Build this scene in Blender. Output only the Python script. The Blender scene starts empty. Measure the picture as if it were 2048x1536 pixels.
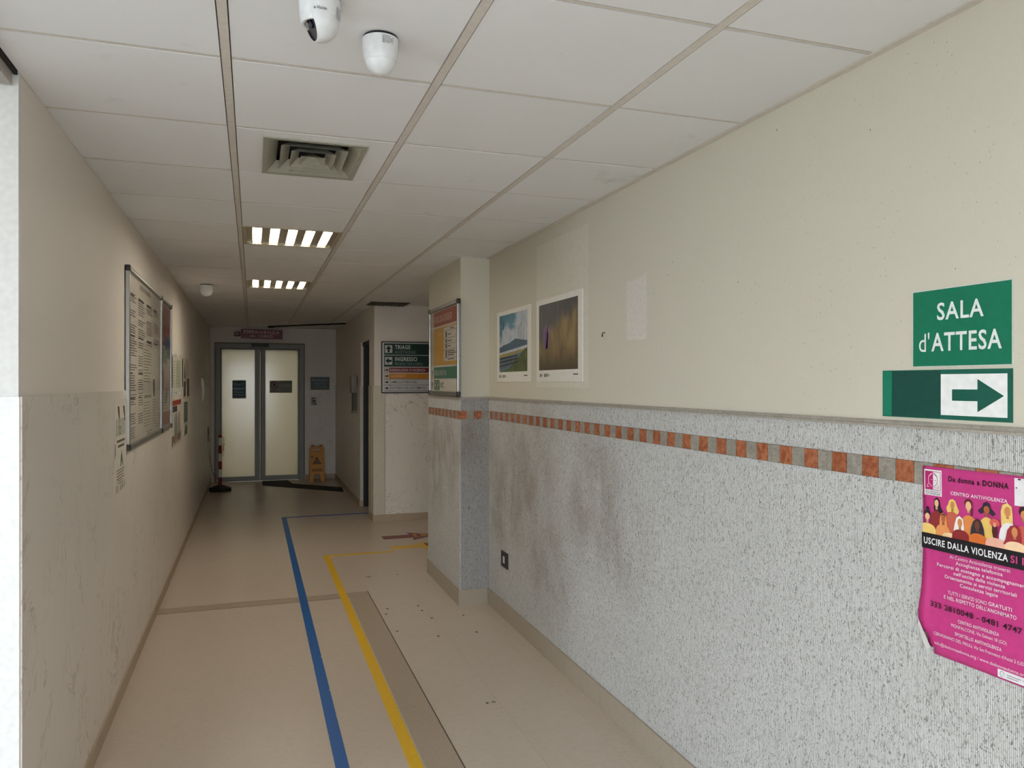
import bpy, bmesh, math, random
from mathutils import Vector, Matrix
random.seed(7)
scene = bpy.context.scene
COL = scene.collection

# ------------------------------------------------------------------ camera
F_PX, HORIZON = 1530.0, 766.0
YAW = math.atan(519 / F_PX)
EYE = 1.605
cam_data = bpy.data.cameras.new('camera')
cam_data.sensor_width = 36.0
cam_data.lens = F_PX / 2048 * 36.0
cam_data.shift_y = (HORIZON - 768) / 2048
cam_data.clip_start = 0.02
cam = bpy.data.objects.new('camera', cam_data)
COL.objects.link(cam)
cam.location = (0, 0, EYE)
cam.rotation_euler = (math.radians(90), 0, -YAW)
scene.camera = cam

# ------------------------------------------------------------------ world (overcast daylight behind the glazed lobby)
world = bpy.data.worlds.new('world')
scene.world = world
world.use_nodes = True
wn = world.node_tree
wn.nodes['Background'].inputs['Color'].default_value = (0.85, 0.93, 1.0, 1)
wn.nodes['Background'].inputs['Strength'].default_value = 9.0

scene.view_settings.view_transform = 'Standard'
scene.view_settings.look = 'None'
scene.view_settings.gamma = 1.0
scene.view_settings.use_curve_mapping = False
scene.view_settings.exposure = 0.0
scene.cycles.use_denoising = True
scene.cycles.use_light_tree = False
scene.cycles.use_adaptive_sampling = True
scene.cycles.adaptive_threshold = 0.1
scene.cycles.adaptive_min_samples = 20
scene.cycles.max_bounces = 6
scene.cycles.diffuse_bounces = 4
scene.cycles.sample_clamp_indirect = 6.0
scene.cycles.caustics_reflective = False
scene.cycles.caustics_refractive = False

def portal(name, loc, rot, sx, sy):
    l = bpy.data.lights.new(name, 'AREA')
    l.shape = 'RECTANGLE'; l.size = sx; l.size_y = sy
    l.cycles.is_portal = True
    o = bpy.data.objects.new(name, l); COL.objects.link(o)
    o.location = loc; o.rotation_euler = rot
    return o

# room dimensions
XL, XR, H = -0.645, 1.637, 2.51
YFAR, YBACK, XLOB, YEND, YWIN, XWIN = 13.2, -2.6, -3.6, 2.57, 1.2, 0.7
portal('sky_portal_back', ((XLOB + XWIN) / 2, YBACK - .02, 1.2), (math.radians(90), 0, 0), XWIN - XLOB, 2.3)
portal('sky_portal_side', (XLOB - .02, (YBACK + YWIN) / 2, 1.2), (math.radians(90), 0, math.radians(-90)), YWIN - YBACK, 2.3)

# ------------------------------------------------------------------ helpers
def lin(c):
    c = c / 255.0
    return c / 12.92 if c <= 0.04045 else ((c + 0.055) / 1.055) ** 2.4
def rgb(r, g, b):
    return (lin(r), lin(g), lin(b), 1.0)

class NT:
    def __init__(s, name):
        s.m = bpy.data.materials.new(name); s.m.use_nodes = True
        s.t = s.m.node_tree; s.b = s.t.nodes['Principled BSDF']; s.out = s.t.nodes['Material Output']
    def n(s, typ, **kw):
        x = s.t.nodes.new(typ)
        for k, v in kw.items():
            if k in x.inputs.keys(): s.set(x, k, v)
            else: setattr(x, k, v)
        return x
    def set(s, node, key, v):
        i = node.inputs[key]
        if isinstance(v, bpy.types.NodeSocket): s.t.links.new(v, i)
        else: i.default_value = v
    def math(s, op, a, b=0.0, c=None, clamp=False):
        x = s.t.nodes.new('ShaderNodeMath'); x.operation = op; x.use_clamp = clamp
        for k, v in enumerate((a, b) if c is None else (a, b, c)):
            if isinstance(v, bpy.types.NodeSocket): s.t.links.new(v, x.inputs[k])
            else: x.inputs[k].default_value = v
        return x.outputs[0]
    def mix(s, fac, a, b, mode='MIX'):
        x = s.t.nodes.new('ShaderNodeMix'); x.data_type = 'RGBA'; x.blend_type = mode
        for i, v in ((0, fac), (6, a), (7, b)):
            if isinstance(v, bpy.types.NodeSocket): s.t.links.new(v, x.inputs[i])
            else: x.inputs[i].default_value = v
        return x.outputs[2]
    def ramp(s, fac, stops, interp='LINEAR'):
        x = s.t.nodes.new('ShaderNodeValToRGB'); e = x.color_ramp; e.interpolation = interp
        while len(e.elements) < len(stops): e.elements.new(.5)
        for q, (p, c) in zip(e.elements, stops): q.position = p; q.color = c
        s.t.links.new(fac, x.inputs[0]); return x.outputs[0]
    def pos(s):
        return s.t.nodes.new('ShaderNodeNewGeometry').outputs['Position']
    def objco(s):
        return s.t.nodes.new('ShaderNodeTexCoord').outputs['Object']
    def mapping(s, v, scale=(1, 1, 1), loc=(0, 0, 0), rot=(0, 0, 0)):
        x = s.t.nodes.new('ShaderNodeMapping'); s.t.links.new(v, x.inputs[0])
        x.inputs['Scale'].default_value = scale; x.inputs['Location'].default_value = loc; x.inputs['Rotation'].default_value = rot
        return x.outputs[0]
    def noise(s, v, scale, detail=2, rough=.5, dist=0.0):
        x = s.t.nodes.new('ShaderNodeTexNoise'); s.t.links.new(v, x.inputs['Vector'])
        x.inputs['Scale'].default_value = scale; x.inputs['Detail'].default_value = detail
        x.inputs['Roughness'].default_value = rough; x.inputs['Distortion'].default_value = dist
        return x.outputs['Fac']
    def vor(s, v, scale, feature='F1'):
        x = s.t.nodes.new('ShaderNodeTexVoronoi'); x.feature = feature; s.t.links.new(v, x.inputs['Vector'])
        x.inputs['Scale'].default_value = scale
        return x.outputs['Distance']
    def sep(s, v):
        x = s.t.nodes.new('ShaderNodeSeparateXYZ'); s.t.links.new(v, x.inputs[0]); return x.outputs
    def step(s, v, a, b):
        x = s.t.nodes.new('ShaderNodeMapRange'); x.interpolation_type = 'SMOOTHSTEP'; s.t.links.new(v, x.inputs[0])
        x.inputs[1].default_value = a; x.inputs[2].default_value = b; return x.outputs[0]
    def bump(s, h, strength=.3, dist=.002):
        x = s.t.nodes.new('ShaderNodeBump'); s.t.links.new(h, x.inputs['Height'])
        x.inputs['Strength'].default_value = strength; x.inputs['Distance'].default_value = dist
        s.t.links.new(x.outputs[0], s.b.inputs['Normal'])
    def rand(s):
        return s.t.nodes.new('ShaderNodeObjectInfo').outputs['Random']
    def fin(s, col=None, rough=.5, metal=0.0, spec=.5):
        if col is not None: s.set(s.b, 'Base Color', col)
        s.set(s.b, 'Roughness', rough); s.b.inputs['Metallic'].default_value = metal
        s.b.inputs['Specular IOR Level'].default_value = spec
        return s.m

MATS = {}
def plain(r, g, b, rough=.5, metal=0.0, spec=.5, var=.04):
    """one colour with a faint grain"""
    key = (r, g, b, rough, metal, spec)
    if key in MATS: return MATS[key]
    k = NT('colour_%d_%d_%d_%d' % (r, g, b, int(rough * 100)))
    nz = k.noise(k.objco(), 60, 0)
    base = rgb(r, g, b)
    dark = tuple(x * (1 - var * 2) for x in base[:3]) + (1,)
    light = tuple(min(1, x * (1 + var * 2)) for x in base[:3]) + (1,)
    MATS[key] = k.fin(k.mix(nz, dark, light), rough, metal, spec)
    return MATS[key]

def emit(name, col, strength):
    k = NT(name)
    k.b.inputs['Base Color'].default_value = (0.8, 0.8, 0.8, 1)
    k.b.inputs['Emission Color'].default_value = col
    k.b.inputs['Emission Strength'].default_value = strength
    return k.m

class B:
    def __init__(s): s.v = []; s.f = []
    def quad(s, a, b, c, d):
        i = len(s.v); s.v += [a, b, c, d]; s.f.append((i, i + 1, i + 2, i + 3)); return s
    def box(s, x0, x1, y0, y1, z0, z1):
        i = len(s.v)
        s.v += [(x0, y0, z0), (x1, y0, z0), (x1, y1, z0), (x0, y1, z0), (x0, y0, z1), (x1, y0, z1), (x1, y1, z1), (x0, y1, z1)]
        for f in ((0, 3, 2, 1), (4, 5, 6, 7), (0, 1, 5, 4), (1, 2, 6, 5), (2, 3, 7, 6), (3, 0, 4, 7)): s.f.append(tuple(i + q for q in f))
        return s
    def rect(s, x0, x1, y0, y1, z=0.0):
        return s.quad((x0, y0, z), (x1, y0, z), (x1, y1, z), (x0, y1, z))
    def poly(s, pts, z=0.0):
        i = len(s.v); s.v += [(p[0], p[1], z) for p in pts]; s.f.append(tuple(range(i, i + len(pts)))); return s
    def prism(s, pts, z0, z1, axis='z'):
        """extrude a CCW polygon; axis says which way the polygon's plane is swept"""
        def P(a, b, c): return (a, b, c) if axis == 'z' else ((a, c, b) if axis == 'y' else (c, a, b))
        i = len(s.v); n = len(pts)
        s.v += [P(p[0], p[1], z0) for p in pts] + [P(p[0], p[1], z1) for p in pts]
        s.f.append(tuple(i + q for q in reversed(range(n)))); s.f.append(tuple(i + n + q for q in range(n)))
        for q in range(n): s.f.append((i + q, i + (q + 1) % n, i + n + (q + 1) % n, i + n + q))
        return s
    def lathe(s, prof, seg=28, c=(0, 0, 0)):
        """profile (r, z) swept around z"""
        i = len(s.v); m = len(prof)
        for k in range(seg):
            a = 2 * math.pi * k / seg
            for r, z in prof: s.v.append((c[0] + r * math.cos(a), c[1] + r * math.sin(a), c[2] + z))
        for k in range(seg):
            k2 = (k + 1) % seg
            for q in range(m - 1): s.f.append((i + k * m + q, i + k2 * m + q, i + k2 * m + q + 1, i + k * m + q + 1))
        return s
    def tube(s, pts, r, seg=8, closed=False):
        pts = [Vector(p) for p in pts]; i = len(s.v); n = len(pts)
        for k, p in enumerate(pts):
            a = pts[k - 1] if (k > 0 or closed) else p; b = pts[(k + 1) % n] if (k < n - 1 or closed) else p
            t = (b - a).normalized()
            u = t.cross(Vector((0, 0, 1)) if abs(t.z) < .9 else Vector((1, 0, 0))).normalized(); w = t.cross(u)
            for q in range(seg):
                an = 2 * math.pi * q / seg
                s.v.append(tuple(p + (u * math.cos(an) + w * math.sin(an)) * r))
        for k in range(n if closed else n - 1):
            k2 = (k + 1) % n
            for q in range(seg):
                q2 = (q + 1) % seg
                s.f.append((i + k * seg + q, i + k * seg + q2, i + k2 * seg + q2, i + k2 * seg + q))
        if not closed:
            s.f.append(tuple(i + q for q in range(seg))); s.f.append(tuple(i + (n - 1) * seg + q for q in reversed(range(seg))))
        return s
    def disc(s, cx, cy, rx, ry=None, z=0.0, seg=24, a0=0, a1=360):
        ry = ry or rx
        full = abs(a1 - a0) >= 360
        n = seg if full else seg + 1
        pts = [(cx + rx * math.cos(math.radians(a0 + (a1 - a0) * k / seg)), cy + ry * math.sin(math.radians(a0 + (a1 - a0) * k / seg))) for k in range(n)]
        return s.poly(pts, z)
    def ring(s, cx, cy, r0, r1, z=0.0, seg=24):
        for k in range(seg):
            a, b = 2 * math.pi * k / seg, 2 * math.pi * (k + 1) / seg
            s.quad((cx + r0 * math.cos(a), cy + r0 * math.sin(a), z), (cx + r1 * math.cos(a), cy + r1 * math.sin(a), z),
                   (cx + r1 * math.cos(b), cy + r1 * math.sin(b), z), (cx + r0 * math.cos(b), cy + r0 * math.sin(b), z))
        return s
    def bar(s, a, b, w, z=0.0):
        """flat stroke from a to b of width w"""
        d = Vector((b[0] - a[0], b[1] - a[1])); p = Vector((-d.y, d.x)).normalized() * w / 2
        return s.quad((a[0] - p.x, a[1] - p.y, z), (b[0] - p.x, b[1] - p.y, z), (b[0] + p.x, b[1] + p.y, z), (a[0] + p.x, a[1] + p.y, z))
    def mesh(s, name, mat, bevel=0.0, smooth=False):
        me = bpy.data.meshes.new(name); me.from_pydata(s.v, [], s.f)
        bm = bmesh.new(); bm.from_mesh(me)
        bmesh.ops.recalc_face_normals(bm, faces=bm.faces)
        if bevel > 0:
            bmesh.ops.bevel(bm, geom=list(bm.edges), offset=bevel, segments=2, affect='EDGES', profile=.6)
        bm.to_mesh(me); bm.free()
        if mat: me.materials.append(mat)
        if smooth:
            for p in me.polygons: p.use_smooth = True
            try: me.set_sharp_from_angle(angle=math.radians(40))
            except Exception: pass
        return me
    def build(s, name, mat, parent=None, bevel=0.0, smooth=False, label=None):
        return link(name, s.mesh(name, mat, bevel, smooth), parent, label)

def link(name, me, parent=None, label=None):
    o = bpy.data.objects.new(name, me); COL.objects.link(o)
    if parent: o.parent = parent
    if label: o['label'] = label
    return o
def tag(o, label, cat, group=None, kind=None):
    o['label'] = label; o['category'] = cat
    if group: o['group'] = group
    if kind: o['kind'] = kind
    return o
def struct(o, label=None):
    o['kind'] = 'structure'
    if label: o['label'] = label
    return o
def thing(name, label, cat, loc=(0, 0, 0), rotz=0.0, group=None):
    o = bpy.data.objects.new(name, None); o.empty_display_size = .05; COL.objects.link(o)
    o.location = loc; o.rotation_euler = (0, 0, rotz)
    return tag(o, label, cat, group)
def wallthing(name, label, cat, origin, face, group=None, tilt=0.0):
    """an Empty whose x runs right, y runs up and z runs out of the wall; face: 'R' right wall, 'L' left wall, 'F' walls that face the camera"""
    o = thing(name, label, cat, group=group)
    x = {'R': Vector((0, -1, 0)), 'L': Vector((0, 1, 0)), 'F': Vector((1, 0, 0))}[face]
    y = Vector((0, 0, 1)); z = x.cross(y)
    m = Matrix(((x.x, y.x, z.x, origin[0]), (x.y, y.y, z.y, origin[1]), (x.z, y.z, z.z, origin[2]), (0, 0, 0, 1)))
    o.matrix_world = m @ Matrix.Rotation(tilt, 4, 'Z')
    return o
def copy_tree(o, parent=None):
    c = o.copy(); COL.objects.link(c); c.parent = parent
    for ch in [q for q in bpy.data.objects if q.parent == o]: copy_tree(ch, c)
    return c

_cap = {}
def text(s, x, y, cap, mat, parent, w=None, bold=0.0, align='L', z=.001, name='lettering', mirror=False, label=None):
    """flat letters: baseline start (x, y), cap height, optional fitted width"""
    def mk(st):
        cu = bpy.data.curves.new('t', 'FONT'); cu.body = st; cu.size = 1; cu.dimensions = '2D'; cu.fill_mode = 'BOTH'
        cu.resolution_u = 3; cu.offset = bold; cu.space_character = 1 + bold * 6
        ob = bpy.data.objects.new('t', cu); me = bpy.data.meshes.new_from_object(ob)
        bpy.data.objects.remove(ob); bpy.data.curves.remove(cu); return me
    if bold not in _cap:
        me = mk('H'); ys = [v.co.y for v in me.vertices]; _cap[bold] = (min(ys), max(ys)); bpy.data.meshes.remove(me)
    y0, y1 = _cap[bold]
    me = mk(s)
    if not len(me.vertices): return None
    xs = [v.co.x for v in me.vertices]; a, b = min(xs), max(xs)
    sy = cap / (y1 - y0); sx = (w / (b - a)) if w else sy
    tw = (b - a) * sx
    off = {'L': 0, 'C': -tw / 2, 'R': -tw}[align]
    for v in me.vertices:
        px = (v.co.x - a) * sx
        if mirror: px = tw - px
        v.co = (x + off + px, y + (v.co.y - y0) * sy, z)
    me.name = name
    if mirror: me.flip_normals()
    me.materials.clear(); me.materials.append(mat)
    return link(name, me, parent, label)

def lines(bb, x0, x1, y0, n, pitch, th, z=.0012, ragged=.25, rnd=random):
    """rows of unreadable print"""
    for k in range(n):
        xe = x1 - (x1 - x0) * ragged * rnd.random()
        bb.rect(x0, xe, y0 - k * pitch - th, y0 - k * pitch, z)
    return bb

# ------------------------------------------------------------------ surface materials
def mat_cream():
    k = NT('cream_wallpaper'); p = k.pos()
    big = k.noise(p, .9, 3)
    weave = k.noise(k.mapping(p, (1, 1, .35)), 260, 2)
    sp = k.mapping(p, (1, 1, .55))
    d = k.vor(sp, 62)
    keep = k.step(k.noise(p, 5, 3), .40, .62)
    speck = k.math('MULTIPLY', k.math('LESS_THAN', d, .085), keep)
    d2 = k.vor(k.mapping(p, (1, 1, .6), (3, 1, 2)), 13)
    speck2 = k.math('LESS_THAN', d2, .028)
    col = k.mix(big, rgb(205, 200, 184), rgb(212, 208, 194))
    col = k.mix(k.math('MULTIPLY', weave, .12), col, rgb(160, 152, 130))
    col = k.mix(k.math('MULTIPLY', speck, .55), col, rgb(112, 102, 84))
    col = k.mix(k.math('MULTIPLY', speck2, .8), col, rgb(70, 62, 52))
    k.bump(weave, .25, .001)
    return k.fin(col, .75, spec=.25)
def mat_paint():
    k = NT('warm_white_paint'); p = k.pos()
    col = k.mix(k.noise(p, 1.2, 3), rgb(229, 221, 211), rgb(235, 228, 219))
    k.bump(k.noise(p, 180, 2), .08, .001)
    return k.fin(col, .6, spec=.3)
def mat_marble(name, a, b, vein, rough=.38):
    k = NT(name); p = k.pos()
    m = k.mapping(p, (1, 1, .75), rot=(.5, .3, 0))
    n1 = k.noise(m, 2.6, 5, .62, 1.1)
    v1 = k.math('SUBTRACT', 1.0, k.step(k.math('ABSOLUTE', k.math('SUBTRACT', n1, .5)), 0, .011))
    gate = k.step(k.noise(k.mapping(p, loc=(7, 3, 1)), 2.4, 2), .42, .58)
    n2 = k.noise(k.mapping(p, (1, 1, .6), rot=(.9, .2, .4)), 7, 4, .6, .8)
    v2 = k.math('SUBTRACT', 1.0, k.step(k.math('ABSOLUTE', k.math('SUBTRACT', n2, .5)), 0, .012))
    gate2 = k.step(k.noise(k.mapping(p, loc=(1, 9, 4)), 3.1, 2), .46, .60)
    f = k.math('MAXIMUM', k.math('MULTIPLY', v1, gate), k.math('MULTIPLY', k.math('MULTIPLY', v2, gate2), .7))
    col = k.mix(k.noise(p, 1.6, 4), a, b)
    col = k.mix(k.math('MULTIPLY', f, .55), col, vein)
    return k.fin(col, rough, spec=.4)
def mat_stone(name='ribbed_limestone', tint=0.0):
    """combed grey limestone: fine vertical ribs, worm-shaped pits, brown handling stains"""
    k = NT(name); p = k.pos(); s = k.sep(p)
    along = k.math('ADD', s[0], s[1])
    rib = k.math('SINE', k.math('MULTIPLY', along, 2 * math.pi / .0048))
    rib = k.math('MULTIPLY_ADD', rib, .5, .5)
    worm = k.noise(k.mapping(p, (1, 1, .5)), 165, 2, .6, 1.4)
    pit = k.step(worm, .575, .65)
    grit = k.noise(k.mapping(p, (1, 1, .5)), 330, 2)
    big = k.noise(k.mapping(p, (1, 1, .8)), 55, 2, .5, .6)
    spot = k.step(k.noise(k.mapping(p, (1, 1, .6), (2, 5, 1)), 40, 3, .6, .8), .70, .76)
    col = k.mix(k.noise(p, 1.3, 3), rgb(216, 217, 215), rgb(228, 229, 228))
    col = k.mix(k.math('MULTIPLY', k.rand(), .12), col, rgb(176, 176, 172))
    col = k.mix(k.math('MULTIPLY', k.math('SUBTRACT', 1.0, rib), .5), col, rgb(128, 127, 123))
    col = k.mix(k.math('MULTIPLY', pit, .72), col, rgb(100, 97, 90))
    col = k.mix(k.math('MULTIPLY', k.step(grit, .5, .8), .30), col, rgb(110, 106, 98))
    col = k.mix(k.math('MULTIPLY', spot, .6), col, rgb(82, 80, 75))
    lump = k.noise(k.mapping(p, (1, 1, .55)), 62, 3, .6, .9)
    col = k.mix(k.math('MULTIPLY', k.step(lump, .48, .68), .17), col, rgb(118, 112, 102))
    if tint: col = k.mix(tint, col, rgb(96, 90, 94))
    # stains left by hands and backs
    def stain(c, r):
        d = k.t.nodes.new('ShaderNodeVectorMath'); d.operation = 'DISTANCE'
        k.t.links.new(p, d.inputs[0]); d.inputs[1].default_value = c
        return k.math('SUBTRACT', 1.0, k.step(d.outputs['Value'], r * .15, r))
    st = stain((1.63, 3.55, 1.02), .55)
    for c, r in (((1.63, 4.55, 1.05), .75), ((1.63, 4.95, .8), .6), ((1.41, 5.7, 1.1), .55), ((1.41, 6.1, .95), .6), ((1.5, 5.34, 1.15), .33), ((1.63, 4.15, .55), .5), ((1.63, 3.2, .85), .35)):
        st = k.math('MAXIMUM', st, stain(c, r))
    st = k.math('MULTIPLY', st, k.step(k.noise(k.mapping(p, (1, 1, .6)), 5.0, 5, .65), .28, .70))
    col = k.mix(k.math('MULTIPLY', st, .50), col, rgb(122, 101, 78))
    hgt = k.math('SUBTRACT', k.math('MULTIPLY', rib, .5), k.math('ADD', k.math('MULTIPLY', pit, .8), k.math('MULTIPLY', lump, 1.6)))
    k.bump(hgt, .75, .0026)
    return k.fin(col, .82, spec=.2)
def mat_tilestone(name, a, b, c):
    k = NT(name); p = k.pos()
    n = k.noise(p, 38, 4, .6, 1.0)
    w = k.noise(k.mapping(p, (1, 1, 1.2)), 70, 2, .5, 2.0)
    v = k.math('SUBTRACT', 1.0, k.step(k.math('ABSOLUTE', k.math('SUBTRACT', w, .5)), 0, .03))
    col = k.mix(k.step(n, .36, .64), a, b)
    col = k.mix(k.math('MULTIPLY', k.rand(), .45), col, a)
    col = k.mix(k.math('MULTIPLY', v, .75), col, c)
    return k.fin(col, .4, spec=.4)
def mat_floor(name, a, b, grain_dir=0, rough=.3):
    k = NT(name); p = k.pos()
    sc = (1, 5, 1) if grain_dir == 0 else (5, 1, 1)
    n = k.noise(k.mapping(p, sc), 22, 4, .65, .4)
    f = k.noise(k.mapping(p, sc), 150, 2)
    big = k.noise(p, .7, 3)
    col = k.mix(n, a, b)
    col = k.mix(k.math('MULTIPLY', k.step(f, .45, .8), .34), col, rgb(126, 110, 92))
    col = k.mix(k.math('MULTIPLY', big, .18), col, rgb(160, 146, 129))
    r = k.math('MULTIPLY_ADD', k.noise(p, 6, 3), .14, rough - .07)
    return k.fin(col, r, spec=.45)
def mat_ceiling():
    k = NT('mineral_ceiling_tile'); p = k.pos()
    col = k.mix(k.noise(p, 2.0, 3), rgb(232, 233, 234), rgb(239, 240, 242))
    col = k.mix(k.math('MULTIPLY', k.rand(), .10), col, rgb(196, 190, 182))
    sp = k.math('LESS_THAN', k.vor(p, 26), .05)
    gate = k.step(k.noise(p, 5, 2), .56, .7)
    col = k.mix(k.math('MULTIPLY', k.math('MULTIPLY', sp, gate), .5), col, rgb(120, 108, 92))
    soot = k.math('MULTIPLY', k.step(k.noise(p, 3.1, 4, .65), .62, .82), .35)
    col = k.mix(soot, col, rgb(160, 148, 132))
    k.bump(k.noise(p, 420, 2), .25, .001)
    return k.fin(col, .9, spec=.1)
CREAM, PAINT, STONE, CEIL = mat_cream(), mat_paint(), mat_stone(), mat_ceiling()
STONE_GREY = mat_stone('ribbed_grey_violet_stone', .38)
MARBLE = mat_marble('marbled_laminate', rgb(225, 218, 209), rgb(231, 225, 217), rgb(142, 134, 122))
ORANGE = mat_tilestone('orange_marble', rgb(142, 78, 50), rgb(190, 124, 88), rgb(118, 64, 44))
GREYT = mat_tilestone('grey_veined_stone', rgb(144, 138, 128), rgb(166, 160, 150), rgb(80, 76, 70))
STONE2 = mat_tilestone('grey_stone_moulding', rgb(160, 154, 144), rgb(180, 174, 164), rgb(120, 114, 106))
SKIRT = mat_floor('beige_skirting', rgb(176, 158, 134), rgb(190, 172, 148), 1, .5)
SKIRT_STONE = mat_floor('grey_beige_skirting', rgb(160, 150, 134), rgb(178, 168, 152), 1, .55)
FLOOR = mat_floor('beige_linoleum', rgb(188, 172, 155), rgb(220, 207, 193), 0, .33)
FLOOR_B = mat_floor('beige_linoleum_border', rgb(158, 142, 125), rgb(192, 178, 161), 1, .33)
FLOOR_R = mat_floor('beige_linoleum_sheet', rgb(186, 173, 158), rgb(218, 208, 196), 0, .35)
JOINT = plain(96, 84, 70, .8)
TEE = plain(214, 208, 199, .5)
DARK = plain(30, 28, 26, .7)
ALU = plain(168, 168, 166, .32, .85)
ALU_D = plain(150, 151, 148, .45)
COVER = None
WHITE = plain(226, 226, 224, .45)
BLACK = plain(16, 16, 17, .45)
PAPER = plain(224, 222, 216, .6)
INK = plain(46, 44, 44, .6)
GREYINK = plain(120, 116, 112, .6)
GREEN = plain(8, 116, 88, .35)
DKGREEN = plain(10, 82, 68, .35)
TEAL = plain(14, 66, 60, .35)
RED = plain(134, 34, 40, .4)

def clear(name, tint=(1, 1, 1, 1), ior=1.45, rough=.02):
    k = NT(name); k.t.nodes.remove(k.b)
    tr = k.n('ShaderNodeBsdfTransparent'); tr.inputs[0].default_value = tint
    gl = k.n('ShaderNodeBsdfGlossy'); gl.inputs['Roughness'].default_value = rough
    fr = k.n('ShaderNodeFresnel'); fr.inputs['IOR'].default_value = ior
    mx = k.n('ShaderNodeMixShader')
    k.t.links.new(fr.outputs[0], mx.inputs[0]); k.t.links.new(tr.outputs[0], mx.inputs[1]); k.t.links.new(gl.outputs[0], mx.inputs[2])
    k.t.links.new(mx.outputs[0], k.out.inputs[0]); return k.m
GLASS = clear('clear_glass')
COVER = clear('matt_acrylic_cover', ior=1.13, rough=.12)
def frosted(name, col):
    k = NT(name); k.t.nodes.remove(k.b)
    tl = k.n('ShaderNodeBsdfTranslucent'); tl.inputs[0].default_value = col
    df = k.n('ShaderNodeBsdfDiffuse'); df.inputs[0].default_value = col
    gl = k.n('ShaderNodeBsdfGlossy'); gl.inputs['Roughness'].default_value = .12
    m1 = k.n('ShaderNodeMixShader'); m1.inputs[0].default_value = .3
    m2 = k.n('ShaderNodeMixShader'); m2.inputs[0].default_value = .05
    k.t.links.new(tl.outputs[0], m1.inputs[1]); k.t.links.new(df.outputs[0], m1.inputs[2])
    k.t.links.new(m1.outputs[0], m2.inputs[1]); k.t.links.new(gl.outputs[0], m2.inputs[2])
    k.t.links.new(m2.outputs[0], k.out.inputs[0]); return k.m
FROST = frosted('frosted_door_glass', rgb(232, 230, 218))

# ------------------------------------------------------------------ floor
floor = struct(B().box(XLOB, 4.0, YBACK, YFAR + 3.2, -.12, 0).build('floor', FLOOR), 'polished beige linoleum floor')
SX0, SX1, SY0, SY1 = .685, .836, 5.81, 5.945
B().box(XL + .02, SX1, SY0, SY1, -.01, .0008).build('floor_border', FLOOR_B, floor)
B().box(SX0, SX1, YBACK, SY0 - .001, -.01, .0008).build('floor_border', FLOOR_B, floor)
B().box(SX1, SX1 + .006, YBACK, SY1, -.01, .0011).build('floor_seam', JOINT, floor)
B().box(XL + .02, .62, SY0 - .004, SY0, -.01, .0011).build('floor_seam', JOINT, floor)
B().box(SX1 + .006, XR - .02, YBACK, 6.2, -.01, .0002).build('floor_joint_bed', plain(168, 152, 132, .6), floor)
sheet = B().box(0, .33, 0, .598, -.008, .0006).mesh('floor_sheet', FLOOR_R)
sheet_n = B().box(0, .118, 0, .598, -.008, .0006).mesh('floor_sheet', FLOOR_R)
for c, x in enumerate((SX1 + .007, SX1 + .3385, SX1 + .670)):
    y = -1.2 + .3 * (c % 2)
    while y < 6.0:
        link('floor_sheet', sheet_n if c == 2 else sheet, floor).location = (x, y, 0); y += .5995
for x, y, a, b in ((.911, 6.376, .055, .012), (1.149, 6.38, .02, .012), (.908, 5.433, .022, .013), (.877, 5.308, .022, .013), (1.129, 5.43, .02, .014), (1.131, 5.31, .02, .014),
                   (1.159, 5.119, .022, .012), (1.38, 5.111, .016, .014), (.886, 4.92, .018, .012), (1.116, 4.741, .018, .014), (1.367, 4.741, .022, .013), (1.114, 3.671, .016, .01)):
    B().poly([(x + a * .5 * math.cos(t) * random.uniform(.8, 1.1), y + b * math.sin(t)) for t in [k * math.pi / 5 for k in range(10)]], .0014).build('floor_mark', plain(92, 76, 60, .6), floor)
B().lathe([(0, .004), (.008, .004), (.011, .0012)], 14, (1.147, 3.672, 0)).build('floor_stud', ALU, floor)

# ------------------------------------------------------------------ walls
WZ = 1.565          # top of the left-hand wainscot
wl = struct(B().box(XL - .25, XL, YEND + .02, YFAR, 0, H + .3).build('wall_left', PAINT), 'warm white painted left wall')
B().box(XL - .012, XL + .009, YEND + .0005, YFAR - .01, .075, WZ).build('wainscot_panel', MARBLE, wl)
struct(B().box(XL, XL + .018, YEND - .012, YFAR - .01, 0, .078).build('baseboard_left', SKIRT, bevel=.003))
END = plain(224, 224, 222, .5)
we = struct(B().box(XLOB, XL, YEND, YEND + .019, 0, H + .3).box(XLOB, XL - .26, YEND + .019, YEND + .2, 0, H + .3).box(XLOB - .1, XLOB, YWIN, YEND + .2, 0, H + .3).build('wall_lobby', END), 'white end face of the left wall, lit by daylight')
B().box(XLOB, XL + .004, YEND - .009, YEND, .075, WZ).build('wainscot_panel', plain(232, 233, 233, .32), we)

wr = struct(B().box(XR, XR + .2, YBACK, 6.38, 0, H + .3).build('wall_right', CREAM), 'cream speckled right wall above ribbed grey stone')
PX, PY0, PY1 = 1.42, 5.34, 6.38
wp = struct(B().box(PX, XR + .02, PY0, PY1, 0, H + .3).build('wall_pillar', CREAM), 'square pillar clad in ribbed grey stone')
BZ0, BZ1, TZ0, TZ1 = 1.345, 1.402, 1.487, 1.505
FX = XR - .008
def shared(cache, key, fn):
    if key not in cache: cache[key] = fn()
    return cache[key]
mc = {}
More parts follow.
